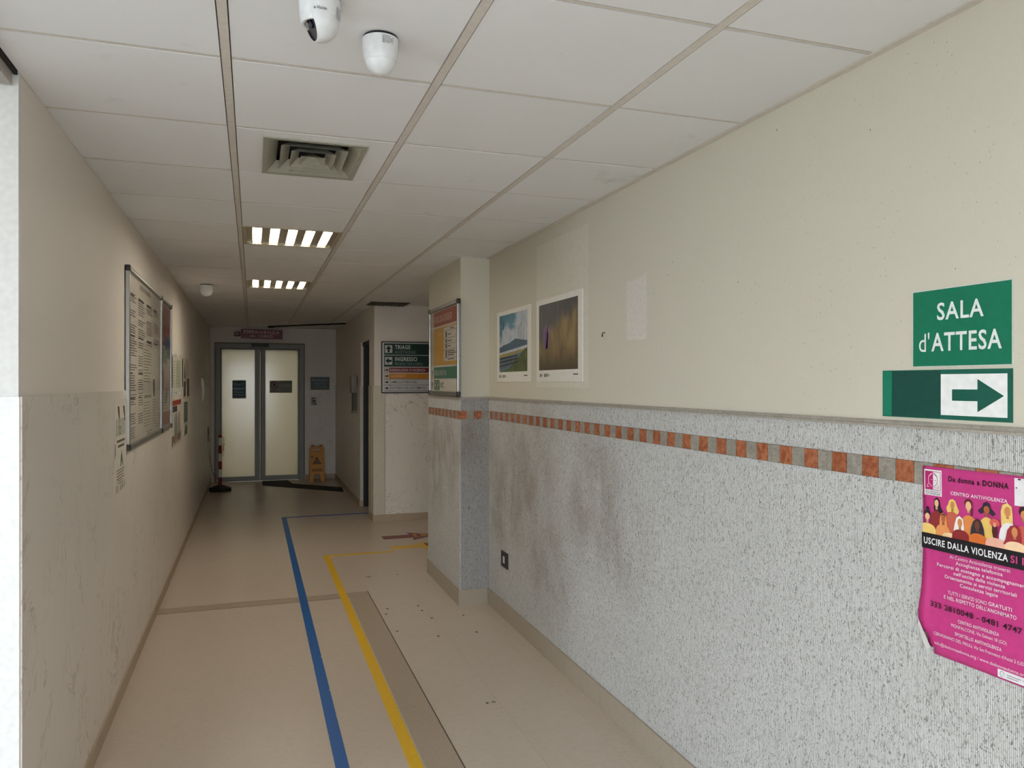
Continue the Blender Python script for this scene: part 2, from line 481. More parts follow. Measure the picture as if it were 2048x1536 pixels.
# stone panels of the right wall
ys = [PY0 + .0]
y = 5.134
edges = [PY0 - .001]
while y > YBACK: edges.append(y); y -= .6
edges.append(YBACK)
for k in range(len(edges) - 1):
    y1, y0 = edges[k], edges[k + 1]
    for z0, z1 in ((.0, .7423), (.7427, BZ0 - .001), (BZ1 + .001, TZ0)):
        B().box(FX, XR, y0 + .0002, y1 - .0002, z0, z1).build('stone_panel', STONE, wr)
for z0, z1 in ((.0, .7423), (.7427, BZ0 - .001), (BZ1 + .001, TZ0)):
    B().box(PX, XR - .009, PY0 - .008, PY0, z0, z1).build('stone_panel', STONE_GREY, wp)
    for a, b in ((PY0 - .008, 5.94), (5.941, PY1)):
        B().box(PX - .008, PX, a, b, z0, z1).build('stone_panel', STONE, wp)
# the band of little square tiles
tY = .0595
tile_o = B().box(-.005, .004, -.0288, .0288, BZ0, BZ1).mesh('band_tile', ORANGE)
tile_g = B().box(-.005, .004, -.0288, .0288, BZ0, BZ1).mesh('band_tile', GREYT)
k = 0; y = 1.577
while y - tY > .3: y -= tY; k -= 1
while y < PY0 - .03:
    link('band_tile', tile_o if k % 2 == 0 else tile_g, wr).location = (XR - .004, y, 0); y += tY; k += 1
y = PY0 + .022; k = 0
while y < PY1 - .02:
    link('band_tile', tile_o if k % 2 == 0 else tile_g, wp).location = (PX - .004, y, 0); y += tY; k += 1
tf_o = B().box(-.0267, .0267, -.005, .004, BZ0, BZ1).mesh('band_tile', ORANGE)
tf_g = B().box(-.0267, .0267, -.005, .004, BZ0, BZ1).mesh('band_tile', GREYT)
for k in range(4):
    link('band_tile', tf_o if k % 2 == 0 else tf_g, wp).location = (PX + .0188 + k * .0545, PY0 - .004, 0)
# moulding on top of the stone
prof = [(0, 0), (-.016, 0), (-.016, .006), (-.011, .009), (-.013, .013), (-.008, TZ1 - TZ0), (0, TZ1 - TZ0)]
def mould(y0, y1, parent):
    B().prism([(XR + px, TZ0 + pz) for px, pz in prof], y0, y1, 'y').build('stone_moulding', STONE2, parent)
e2 = [PY0 - .01, 4.5, 3.45, 2.4, 1.35, .3, -.75, YBACK]
for a, b in zip(e2[1:], e2[:-1]): mould(a + .0005, b - .0005, wr)
B().box(PX - .014, XR - .017, PY0 - .014, PY0, TZ0, TZ1 - .002).build('stone_moulding', STONE2, wp)
B().box(PX - .014, PX, PY0, PY1, TZ0, TZ1 - .002).build('stone_moulding', STONE2, wp)
# skirting
struct(B().box(FX - .010, FX, YBACK, PY0 - .008, 0, .115).build('baseboard_right', SKIRT_STONE, bevel=.002))
struct(B().box(PX - .0185, FX - .0105, PY0 - .018, PY0 - .0081, 0, .115).box(PX - .018, PX - .0081, PY0 - .008, PY1, 0, .115).build('baseboard_pillar', SKIRT_STONE))
# paint patch, faded rectangle and holes on the cream wall
PATCH = plain(213, 208, 199, .7)
pp = B()
pp.poly([(3.176, 2.074), (3.12, 2.069), (3.07, 2.078), (3.04, 2.077), (2.99, 2.092), (2.984, 1.96), (2.989, 1.80), (3.05, 1.797), (3.12, 1.803), (3.173, 1.803)])
pm = [(XR - .0006, v[0], v[1]) for v in pp.v]; pp.v = pm
pp.build('paint_patch', PATCH, wr)
FADE = plain(212, 208, 194, .75)
q = B().quad((XR - .0004, 4.36, 1.58), (XR - .0004, 3.60, 1.58), (XR - .0004, 3.60, 2.43), (XR - .0004, 4.36, 2.43)); q.build('faded_patch', FADE, wr)

# ceiling corner of the lobby opening: dark slot with a metal lip
tr = struct(B().box(XL - .09, XL - .012, .2, YEND - .02, H - .045, H - .004).build('trim_1', plain(170, 164, 158, .5)), 'grey metal lip above the lobby opening')
B().box(XL - .012, XL - .002, .2, YEND - .0, H - .009, H + .01).build('shadow_gap', plain(36, 30, 30, .8), tr)
struct(B().box(XLOB, XL - .1, YEND - .02 - 2.4, YEND, H - .05, H).build('trim_2', WHITE))

# corner block with the direction sign
CX, CY = 1.335, 8.90
D0, D1, DH = 9.30, 10.06, 2.13
wc = struct(B().box(CX, 4.0, CY, CY + .18, 0, H + .3).build('wall_corner', PAINT), 'white wall that carries the hospital direction sign')
B().box(CX + .13, 4.0, CY - .009, CY, .075, WZ).build('wainscot_panel', MARBLE, wc)
B().box(CX - .012, CX + .118, CY - .022, CY, .078, WZ + .01).build('corner_guard', plain(206, 200, 184, .5), wc, bevel=.004)
B().box(CX - .014, CX, CY, CY + .12, .078, WZ + .01).build('corner_guard', plain(206, 200, 184, .5), wc, bevel=.003)
B().box(CX - .014, CX, CY + .14, D0 - .03, .078, WZ + .01).build('corner_guard', plain(206, 200, 184, .5), wc, bevel=.003)
struct(B().box(CX - .02, 4.0, CY - .03, CY, 0, .078).box(CX - .02, CX, CY, D0, 0, .078).build('baseboard_corner', SKIRT))
ws = struct(B().box(CX, CX + .14, CY + .18, D0, 0, H + .3).box(CX, CX + .14, D1, YFAR, 0, H + .3).box(CX, CX + .14, D0, D1, DH, H + .3).build('wall_side', PAINT), 'grey-white side wall with a narrow doorway')
B().box(CX - .009, CX, D1, YFAR, .075, WZ).build('wainscot_panel', MARBLE, ws)
B().box(CX - .012, CX + .03, D1 - .012, D1, .078, WZ).build('corner_guard', plain(206, 202, 190, .5), ws, bevel=.003)
struct(B().box(CX - .018, CX, D1, YFAR, 0, .078).box(CX - .018, CX + .03, D1 - .016, D1, 0, .078).build('baseboard_side', SKIRT))
# the doorway: dark steel lining and a black leaf swung open into the dark room behind
dr = struct(B().box(CX + .032, CX + .155, D1 - .05, D1 - .001, 0, DH - .02).box(CX + .02, CX + .155, D0 + .01, D1 - .012, DH - .05, DH).build('door_1', BLACK), 'black door standing open in the side wall')
B().box(CX + .16, CX + 1.0, D1 - .055, D1 - .012, .01, DH - .06).build('door_leaf', BLACK, dr, bevel=.003)
for z in (.35, 1.02, 1.85):
    B().box(CX + .15, CX + .17, D1 - .063, D1 - .05, z, z + .07).build('hinge', plain(70, 70, 72, .4, .6), dr)
B().lathe([(0, 0), (.012, 0), (.012, .03), (.02, .032), (.02, .05), (0, .05)], 14).build('door_handle', plain(90, 90, 92, .35, .8), dr).matrix_world = Matrix.Translation((CX + .9, D1 - .055, 1.02)) @ Matrix.Rotation(math.radians(90), 4, 'X')
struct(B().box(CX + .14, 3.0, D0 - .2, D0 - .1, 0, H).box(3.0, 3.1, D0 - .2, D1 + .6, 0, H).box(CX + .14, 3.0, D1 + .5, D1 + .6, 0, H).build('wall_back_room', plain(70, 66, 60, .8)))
# alcove to the right, behind the pillar
struct(B().box(XR + .2, 4.0, PY1 - .2, PY1, 0, H + .3).box(3.9, 4.0, PY1, CY, 0, H + .3).build('wall_alcove', PAINT))
# far wall with the sliding doors
DX0, DX1, DZ = -.56, .805, 2.242
wf = struct(B().box(XL - .2, DX0, YFAR, YFAR + .18, 0, H + .3).box(DX1, CX + .2, YFAR, YFAR + .18, 0, H + .3).box(DX0, DX1, YFAR, YFAR + .18, DZ, H + .3).build('wall_far', PAINT), 'far wall around the sliding doors')
B().box(DX1 + .01, CX, YFAR - .009, YFAR, .075, WZ).build('wainscot_panel', MARBLE, wf)
struct(B().box(DX1 + .01, CX - .018, YFAR - .018, YFAR, 0, .078).build('baseboard_far', SKIRT))
# vestibule beyond the frosted doors, with its own ceiling lamp
struct(B().box(-1.6, -1.5, YFAR + .18, YFAR + 3.1, 0, H).box(1.9, 2.0, YFAR + .18, YFAR + 3.1, 0, H).box(-1.6, 2.0, YFAR + 3.0, YFAR + 3.1, 0, H).build('wall_vestibule', plain(220, 214, 196, .8)))
vl = bpy.data.lights.new('vestibule_lamp', 'AREA'); vl.shape = 'RECTANGLE'; vl.size = 1.6; vl.size_y = .5; vl.energy = 21; vl.color = (1, .95, .84)
vo = bpy.data.objects.new('vestibule_lamp', vl); COL.objects.link(vo); vo.location = (.15, YFAR + 1.6, H - .05)

# ------------------------------------------------------------------ glazed lobby behind the camera
def glazing(name, axis, a0, a1, at, n):
    fb = B(); step = (a1 - a0) / n
    def bx(u0, u1, z0, z1, t=.04):
        if axis == 'x': fb.box(u0, u1, at - t, at + t, z0, z1)
        else: fb.box(at - t, at + t, u0, u1, z0, z1)
    for k in range(n + 1): bx(a0 + k * step - .03, a0 + k * step + .03, .0, 2.36)
    for k in range(n):
        bx(a0 + k * step + .03, a0 + (k + 1) * step - .03, 0, .06); bx(a0 + k * step + .03, a0 + (k + 1) * step - .03, 2.3, 2.36)
    w = struct(fb.build(name, ALU))
    for k in range(n):
        p = B()
        if axis == 'x': p.box(a0 + k * step + .03, a0 + (k + 1) * step - .03, at - .004, at + .004, .06, 2.3)
        else: p.box(at - .004, at + .004, a0 + k * step + .03, a0 + (k + 1) * step - .03, .06, 2.3)
        p.build('pane', GLASS, w)
    return w
glazing('window_1', 'x', XLOB, XWIN, YBACK, 4)
struct(B().box(XWIN + .03, XR + .2, YBACK - .1, YBACK + .05, 0, 2.36).build('wall_back', PAINT))
glazing('window_2', 'y', YBACK + .1, YWIN, XLOB, 3)
struct(B().box(XLOB - .1, XR + .2, YBACK - .1, YBACK + .1, 2.36, H + .3).box(XLOB - .1, XLOB + .1, YBACK, YEND + .2, 2.36, H + .3).build('wall_lintel', WHITE))
struct(B().box(-60, 60, -60, 60, -.4, -.125).build('ground_outside', plain(205, 204, 200, .9)), 'pale paving outside the glazed entrance')

# ------------------------------------------------------------------ ceiling: slab, runners, tiles
ceil = struct(B().box(XLOB - .1, 4.0, YBACK - .1, YFAR + 3.1, H + .22, H + .36).build('ceiling', plain(60, 56, 50, .9)), 'suspended ceiling of white mineral tiles')
B().box(XLOB, XL - .012, YBACK, YEND + .1, H + .001, H + .02).build('lobby_soffit', WHITE, ceil)
B().box(-1.6, 2.0, YFAR + .1, YFAR + 3.1, H + .001, H + .02).build('vestibule_soffit', WHITE, ceil)
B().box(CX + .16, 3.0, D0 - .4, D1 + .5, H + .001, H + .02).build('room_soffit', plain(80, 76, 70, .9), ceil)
runs = (-.07, .527, 1.127)
R0, RP = 2.272, .5975
def rowy(k): return R0 + k * RP
for x in runs:
    B().box(x - .012, x + .012, YBACK, YFAR, H - .001, H + .03).build('main_runner', TEE, ceil)
B().box(XR - .026, XR, YBACK, PY0, H - .002, H + .001).box(XR - .03, XR, YBACK, PY0, H + .001, H + .016).build('edge_trim', TEE, ceil)
cols = [(XL, runs[0] - .014), (runs[0] + .014, runs[1] - .014), (runs[1] + .014, runs[2] - .014), (runs[2] + .014, XR - .028), (XR - .005, 2.32), (2.33, 3.2), (3.21, 3.9)]
LAMPS, DIFF = {(1, -4), (1, 4), (1, 8)}, (1, 1)
for k in range(-8, 19):
    y0, y1 = rowy(k), rowy(k + 1)
    for c, (x0, x1) in enumerate(cols):
        if c >= 4 and not (PY1 - .5 < y0 and y0 < CY): continue
        if (c, k) in LAMPS: continue
        a, b = x0 + .001, x1 - .001; ya, yb = y0 + .0105, min(y1 - .0105, YFAR)
        if ya > YFAR: continue
        if c == 3:
            if y0 > CY: b = min(b, CX - .003)
            elif y1 > CY + .3: pass
            if PY1 < y1 and y0 < CY: b = XR - .008
        if (c, k) == DIFF:
            fx0, fx1, fy0, fy1 = .038, .42, 2.94, 3.448
            B().box(a, b, ya, fy0, H, H + .016).box(a, b, fy1, yb, H, H + .016).box(a, fx0, fy0, fy1, H, H + .016).box(fx1, b, fy0, fy1, H, H + .016).build('ceiling_tile', CEIL, ceil)
            continue
        dz = random.choice((0, 0, 0, .001, .0015))
        B().box(a, b, ya, yb, H + dz, H + .016).build('ceiling_tile', CEIL, ceil)
        if c < 4: B().box(a, b, y1 - .006, y1 + .006, H + .001, H + .012).build('cross_tee', TEE, ceil)

# ------------------------------------------------------------------ light fixtures
LAMP = emit('fluorescent_cell', (1.0, .89, .72, 1), 34)
PANEL = plain(196, 186, 164, .35, .3)
cell = B()
for pts in ([(-.024, -.036), (-.016, -.042), (.016, -.042), (.024, -.036), (.024, .036), (.016, .042), (-.016, .042), (-.024, .036)],):
    cell.poly(pts, -.006)
cell_me = cell.mesh('lamp_cell', LAMP)
def fixture(k, label):
    y0, y1 = rowy(k) + .004, rowy(k + 1) - .004
    x0, x1 = runs[0] + .014, runs[1] - .014
    t = thing('louvre_light', label, 'ceiling light', ((x0 + x1) / 2, (y0 + y1) / 2, H), group='recessed fluorescent louvre lights')
    w, d = (x1 - x0) / 2, (y1 - y0) / 2
    B().box(-w, w, -d, d, .012, .03).build('backing_panel', PANEL, t)
    B().box(-w, w, -d, -d + .022, -.003, .012).box(-w, w, d - .022, d, -.003, .012).box(-w, -w + .022, -d + .022, d - .022, -.003, .012).box(w - .022, w, -d + .022, d - .022, -.003, .012).build('frame', PANEL, t)
    for c in range(5):
        xc = -w + 2 * w * (.145 + .1775 * c)
        lv = B().box(xc - .032, xc - .027, -d + .03, d - .03, .0, .012).box(xc + .027, xc + .032, -d + .03, d - .03, .0, .012).build('reflector', PANEL, t)
        for r in range(5):
            o = link('lamp_cell', cell_me, lv); o.location = (xc, -.2 + r * .1, .010)
            if r: B().box(xc - .026, xc + .026, -.2 + r * .1 - .052, -.2 + r * .1 - .049, .002, .012).build('louvre_blade', PANEL, lv)
    return t
fixture(-4, 'added louvre light in the ceiling above the camera, unseen, brightening the near end of the corridor')  # unseen extra fixture, added for warm fill light on the near walls
fixture(4, 'recessed louvre light nearer the camera, the larger of the two lit ceiling panels')
fixture(8, 'recessed louvre light nearer the sliding doors, the smaller of the two lit ceiling panels')

# ------------------------------------------------------------------ ceiling air diffuser: nested pyramid cones
dx0, dx1, dy0, dy1 = .038, .42, 2.94, 3.448
t = thing('air_diffuser', 'grey metal square air diffuser with nested louvres in a ceiling tile', 'air vent', ((dx0 + dx1) / 2, (dy0 + dy1) / 2, H))
GM = plain(164, 164, 150, .5)
def cone(w0, d0, z0, w1, d1, z1, name, th=.004):
    bb = B()
    c0 = [(-w0, -d0, z0), (w0, -d0, z0), (w0, d0, z0), (-w0, d0, z0)]; c1 = [(-w1, -d1, z1), (w1, -d1, z1), (w1, d1, z1), (-w1, d1, z1)]
    for q in range(4):
        p = (q + 1) % 4
        bb.quad(c0[q], c0[p], c1[p], c1[q])
        e = lambda v: (v[0] * (1 - th / max(w0, .02)), v[1] * (1 - th / max(d0, .02)), v[2] + th * .3)
        bb.quad(e(c0[q]), e(c1[q]), e(c1[p]), e(c0[p])); bb.quad(c0[q], e(c0[q]), e(c0[p]), c0[p])
    return bb.build(name, GM, t)
W, D = (dx1 - dx0) / 2, (dy1 - dy0) / 2
fr = B()
for q, (a, b) in enumerate((((-W, -D), (W, -D)), ((W, -D), (W, D)), ((W, D), (-W, D)), ((-W, D), (-W, -D)))):
    s = .90
    fr.quad((a[0], a[1], -.006), (b[0], b[1], -.006), (b[0] * s, b[1] * s, -.004), (a[0] * s, a[1] * s, -.004))
    fr.quad((a[0], a[1], -.006), (b[0], b[1], -.006), (b[0], b[1], .012), (a[0], a[1], .012))
    fr.quad((a[0] * s, a[1] * s, -.004), (b[0] * s, b[1] * s, -.004), (b[0] * .70, b[1] * .70, .035), (a[0] * .70, a[1] * .70, .035))
fr.build('frame', GM, t)
cone(W * .66, D * .66, -.004, W * .48, D * .48, .026, 'louvre_cone')
cone(W * .45, D * .45, -.006, W * .28, D * .28, .022, 'louvre_cone')
cone(W * .25, D * .25, -.008, W * .005, D * .005, .022, 'louvre_cone')
B().box(-W * .95, W * .95, -D * .95, D * .95, .06, .07).build('duct_plate', plain(26, 25, 24, .8), t)

# ------------------------------------------------------------------ dome cameras on the ceiling
CAMW = plain(222, 224, 226, .35)
CAMB = plain(24, 24, 30, .25)
def dome_camera(label, x, y, r, look=None, brand=None, sticker=False, cut=-60, ball_r=.0405, group='white ceiling security cameras'):
    t = thing('security_camera', label, 'camera', (x, y, H), group=group)
    s = r / .048
    B().lathe([(0, 0), (.046 * s, 0), (.046 * s, -.006 * s), (0, -.006 * s)], 32).build('mount_ring', CAMB, t)
    B().lathe([(.02 * s, -.006 * s), (.048 * s, -.006 * s), (.0485 * s, -.012 * s), (.047 * s, -.04 * s), (.044 * s, -.058 * s), (.041 * s, -.064 * s), (.036 * s, -.064 * s), (.03 * s, -.055 * s)], 40).build('housing', CAMW, t, smooth=True)
    ball = B()
    prof = [(ball_r * s * math.cos(math.radians(a)), ball_r * s * math.sin(math.radians(a))) for a in range(90, cut - 1, -6)]
    rf = prof[-1]
    prof += [(rf[0] - .003 * s, rf[1] - .001 * s)]
    ball.lathe(prof, 32)
    bo = ball.build('eyeball', CAMW, t, smooth=True)
    f = B().lathe([(rf[0] - .003 * s, rf[1] - .001 * s), (rf[0] - .004 * s, rf[1] + .002 * s), (0, rf[1] + .002 * s)], 28).build('lens_window', CAMB, bo)
    B().lathe([(.009 * s, 0), (.009 * s, -.003 * s), (.006 * s, -.003 * s), (.005 * s, .0), (0, .0)], 20, (0, 0, rf[1] + .001 * s)).build('lens', plain(60, 60, 78, .1), bo)
    d = Vector(look or (0, .6, -.8)).normalized()
    q = Vector((0, 0, -1)).rotation_difference(d)
    bo.rotation_mode = 'QUATERNION'; bo.rotation_quaternion = q; bo.location = (0, 0, (-.0175 if ball_r < .043 else -.0095) * s - ball_r)
    return t, s
def wrap(o, r, z0, ang, slope=0.0):
    """bend flat letters lying in x/y round a vertical cylinder of radius r; ang = direction faced"""
    for v in o.data.vertices:
        a = ang + v.co.x / r
        rr = r + .0006 - slope * v.co.y
        v.co = (rr * math.cos(a), rr * math.sin(a), z0 + v.co.y)
t, s = dome_camera('white security dome camera with a brand name, cut off by the top of the photo', .150, 1.853, .0475, look=(-1, -.12, -.42), cut=-30, ball_r=.046)
lo = text('e-Vision', 0, 0, .0075, plain(40, 40, 44, .5), t, bold=.012, align='C', w=.029, name='brand_lettering')
wrap(lo, .0465, -.045, math.radians(-90 - 3))
B().rect(-.010, .010, -.02, .008).build('rating_label', plain(180, 182, 186, .5), t)
wrap([c for c in t.children if c.name.startswith('rating_label')][0], .0476, -.034, math.radians(-28))
t, s = dome_camera('white security dome camera with a printed rating label, right of the branded one', .318, 2.012, .047, look=(.25, .75, -.6))
lab = B().rect(-.016, .016, -.011, .010).build('rating_label', plain(196, 198, 202, .5), t); wrap(lab, .0476, -.020, math.radians(-74))
pr = B(); lines(pr, -.015, .008, .008, 5, .004, .0012, z=0); pr.rect(.009, .0105, -.006, .004); pr.rect(-.003, .004, -.0095, -.0085)
pr = pr.build('label_print', plain(70, 70, 74, .6), t); wrap(pr, .0479, -.020, math.radians(-74))
dome_camera('small white security dome camera far down the left side of the ceiling', -.40, 7.56, .058, look=(.3, .6, -.7))

# ------------------------------------------------------------------ ceiling grille in the alcove and rail by the doors
t = thing('ceiling_grille', 'dark slatted rectangular grille in the ceiling before the alcove wall', 'air vent', (1.468, 8.73, H))
B().box(-.225, .225, -.20, .20, -.004, -.001).build('grille_frame', plain(98, 94, 86, .5), t)
B().box(-.205, .205, -.18, .18, -.006, -.004).build('grille_backing', plain(36, 34, 32, .8), t)
sl = B().box(-.004, .004, -.18, .18, -.014, -.006).mesh('slat', plain(104, 100, 92, .5))
for k in range(13): link('slat', sl, t).location = (-.19 + k * .0317, 0, 0)
t = thing('ceiling_rail', 'thin dark rail running diagonally across the ceiling before the sliding doors', 'rail', (.263, 12.70, H))
dv = Vector((1.06, -1.0, 0)); L = dv.length; an = math.atan2(dv.y, dv.x); t.rotation_euler = (0, 0, an)
B().box(0, L, -.022, .022, -.022, -.002).build('rail_profile', plain(44, 38, 32, .5), t, bevel=.003)
B().box(-.02, .06, -.03, .03, -.03, -.003).build('end_bracket', plain(36, 32, 28, .5), t)

# ------------------------------------------------------------------ floor markings
BLUE = plain(0, 90, 165, .4)
YEL = plain(226, 180, 34, .4)
def tape(name, label, w, pts_outer, mat):
    b = B()
    rn = random.Random(len(label))
    def edge(x, sgn, y0, y1):
        pts = [(x, y0)]; y = y0
        while True:
            y += rn.uniform(.18, .75)
            if y > y1 - .1: break
            d = rn.uniform(.002, .007); l = rn.uniform(.006, .03)
            pts += [(x, y), (x - sgn * d, y + l * .3), (x - sgn * d * .7, y + l * .8), (x, y + l)]; y += l
        return pts + [(x, y1)]
    for x0, x1, y0, y1 in pts_outer:
        if y1 - y0 > 1: b.prism(edge(x1, 1, y0, y1) + list(reversed(edge(x0, -1, y0, y1))), -.002, .0022)
        else: b.box(x0, x1, y0, y1, -.002, .0022)
    return tag(b.build(name, mat), label, 'floor tape')
tape('floor_tape', 'blue guide tape along the floor that turns right into the dark doorway', .055, [(.328, .383, -.5, 9.48), (.328, 1.40, 9.4805, 9.535)], BLUE)
tape('floor_tape', 'yellow guide tape along the floor that turns right towards the pillar', .055, [(.622, .677, -.5, 7.24), (.622, 1.275, 7.2405, 7.295)], YEL)
def arrow(name, label, x0, x1, xt, yc, hw, hh, mat, z=.0022):
    t = thing(name, label, 'floor arrow', (x0, yc, 0))
    B().prism([(0, -hw), (x1 - x0 + .02, -hw), (x1 - x0, -hh), (xt - x0, 0), (x1 - x0, hh), (x1 - x0 + .02, hw), (0, hw)], -.002, z).build('arrow_body', mat, t)
    return t
t = arrow('floor_arrow', 'dark red arrow sticker on the floor pointing behind the pillar', 1.275, 1.56, 1.86, 7.93, .078, .20, plain(120, 36, 42, .4))
B().prism([(.33, -.06), (.47, -.03), (.47, .05), (.33, .12)], .0022, .0026).build('pictogram', plain(190, 140, 62, .5), t)
B().prism([(.36, -.03), (.40, -.02), (.40, .06), (.36, .09)], .0026, .003).build('pictogram', plain(110, 40, 36, .5), t)
t = arrow('floor_arrow', 'yellow arrow sticker on the floor beside the pillar, end of the yellow tape', 1.275, 1.575, 1.80, 7.43, .065, .19, YEL)
B().prism([(.355, -.04), (.40, -.08), (.44, .0), (.40, .10), (.345, .10)], .0022, .0026).build('pictogram', plain(138, 60, 30, .5), t)

# ------------------------------------------------------------------ door mat strip and sliding doors
m = B().prism([(.15, 12.60), (1.27, 11.47), (1.30, 11.95), (.60, 12.66), (.55, 13.12), (.15, 13.12)], 0, .006)
tag(m.build('floor_mat', plain(38, 36, 32, .85)), 'dark L-shaped floor mat before the sliding doors', 'mat')
t = thing('sliding_doors', 'pair of frosted glass sliding doors in a grey metal frame', 'door', (0, YFAR, 0))
B().box(DX0, DX0 + .068, -.03, .10, 0, DZ).box(DX1 - .068, DX1, -.03, .10, 0, DZ).box(DX0 + .068, DX1 - .068, -.03, .10, 2.17, DZ).build('door_frame', ALU_D, t, bevel=.004)
B().box(DX0 - .022, DX0, -.012, .02, 0, DZ + .02).box(DX1, DX1 + .022, -.012, .02, 0, DZ + .02).box(DX0, DX1, -.012, .02, DZ, DZ + .02).build('casing', plain(120, 118, 110, .5), t)
def leaf(x0, x1, l, r, px0, px1):
    lf = B().box(x0, x0 + l, .02, .06, .012, 2.165).box(x1 - r, x1, .02, .06, .012, 2.165).box(x0 + l, x1 - r, .02, .06, .012, .078).box(x0 + l, x1 - r, .02, .06, 2.15, 2.165).build('door_leaf', ALU_D, t)
    B().box(x0 + l, x1 - r, .036, .044, .078, 2.15).build('glass_pane', FROST, lf)
    B().box(x0, x0 + .012, .014, .02, .02, 2.16).build('rubber_seal', BLACK, lf)
leaf(DX0 + .07, .1185, .018, .083, 0, 0)
leaf(.1215, DX1 - .07, .080, .020, 0, 0)
B().box(DX0 + .07, DX1 - .07, -.02, .08, 0, .010).build('threshold', plain(190, 184, 170, .35, .5), t)
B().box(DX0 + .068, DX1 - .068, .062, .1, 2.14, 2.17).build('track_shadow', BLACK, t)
B().box(-.014, .256, -.06, -.03, 2.195, 2.248).build('motion_sensor', BLACK, t, bevel=.006)

# notices on the glass
def sheet(name, label, cat, origin, face, w, h, mat=PAPER, th=.0012, tilt=0.0, group=None, part='sheet'):
    t = wallthing(name, label, cat, origin, face, group, tilt)
    B().box(0, w, 0, h, 0, th).build(part, mat, t)
    return t
GZ = YFAR + .034
t = sheet('door_notice', 'dark teal printed notice with white border on the left glass door leaf', 'notice', (-.312, GZ, 1.352), 'F', .212, .30)
dk = plain(18, 52, 60, .5); lt = plain(150, 178, 190, .5); md = plain(70, 108, 120, .5)
B().rect(.008, .204, .012, .29, .0016).build('print', dk, t)
b = B()
for y0, y1 in ((.235, .243), (.155, .172), (.105, .112), (.062, .07)):
    b.poly([(.012, y0), (.10, y0 - .010), (.20, y0 + .004), (.20, y1), (.10, y1 - .004), (.012, y1)], .002)
b.build('print', lt, t)
b = B()
for y0 in (.205, .19, .13, .09, .04): b.rect(.03, .18, y0, y0 + .009, .0018)
for x in (.03, .06, .15, .17): b.rect(x, x + .01, .02, .28, .0017)
b.build('print', md, t)
t = sheet('exit_sign', 'grey exit sign seen mirrored through the right glass door leaf', 'sign', (.268, GZ, 1.442), 'F', .356, .202, plain(112, 116, 104, .5))
text('USCITA', .338, .092, .052, plain(164, 166, 150, .5), t, w=.26, bold=.006, align='R', mirror=True, z=.0018)
st = B().rect(.0, .15, .0, .202, .0022).build('no_entry_sticker', plain(146, 128, 112, .5), t)
B().ring(.076, .128, .052, .066, .0028, 28).bar((.036, .168), (.116, .088), .012, .0029).build('prohibition_ring', plain(58, 26, 30, .5), st)
hb = B().poly([(.055, .105), (.095, .105), (.102, .135), (.09, .15), (.06, .148), (.05, .13)], .0026)
for x in (.058, .068, .078, .088): hb.rect(x, x + .007, .145, .165, .0026)
hb.build('hand_pictogram', plain(40, 34, 34, .5), st)
B().rect(.012, .138, .034, .042, .0028).rect(.012, .11, .018, .026, .0028).build('print', plain(60, 52, 48, .5), st)

# signs round the door
t = wallthing('emergency_sign', 'maroon EMERGENZA IN CORSO sign above the sliding doors', 'sign', (-.178, YFAR - .002, 2.330), 'F', tilt=math.radians(-.6))
B().box(0, .644, 0, .152, 0, .05).build('sign_box', plain(110, 26, 34, .4), t, bevel=.004)
PK = plain(222, 186, 180, .5)
text('EMERGENZA', .322, .080, .052, PK, t, w=.56, bold=.03, align='C', z=.0525)
text('IN CORSO', .322, .018, .046, PK, t, w=.34, bold=.03, align='C', z=.0525)
t = thing('warning_lamp', 'small dark red warning lamp left of the maroon emergency sign', 'lamp', (-.235, YFAR, 2.40))
B().box(-.048, .048, -.05, 0, -.035, .035).build('lamp_body', plain(88, 22, 26, .4), t, bevel=.008)
B().box(-.03, .03, -.054, -.05, -.02, .02).build('lamp_lens', plain(110, 20, 24, .2), t)
t = wallthing('entrance_sign', 'dark green INGRESSO PRONTO SOCCORSO sign right of the sliding doors', 'sign', (.918, YFAR, 1.49), 'F')
B().box(0, .312, 0, .216, 0, .012).build('sign_plate', plain(58, 84, 84, .4), t)
B().rect(.008, .304, .008, .208, .0124).build('sign_face', plain(34, 58, 60, .4), t)
SG = plain(150, 160, 156, .5); SG2 = plain(104, 120, 120, .5)
text('INGRESSO', .156, .145, .038, SG, t, w=.268, bold=.008, align='C', z=.013)
text('PRONTO', .156, .086, .032, SG2, t, w=.18, align='C', z=.013)
text('SOCCORSO', .156, .028, .032, SG2, t, w=.22, align='C', z=.013)
t = wallthing('wall_intercom', 'small pale intercom panel on the marbled wall under the entrance sign', 'intercom', (.925, YFAR - .009, 1.232), 'F')
B().box(0, .092, 0, .138, 0, .02).build('panel', plain(178, 176, 172, .5), t, bevel=.004)
B().rect(.012, .05, .105, .128, .0206).rect(.02, .074, .05, .09, .0206).rect(.012, .03, .02, .04, .0206).rect(.05, .08, .01, .04, .0206).build('print', plain(70, 68, 72, .5), t)
lb = B()
for k in range(4): lb.box(.03, .04, .052 + k * .01, .058 + k * .01, .0206, .023)
lb.build('speaker_slots', plain(40, 40, 42, .5), t)

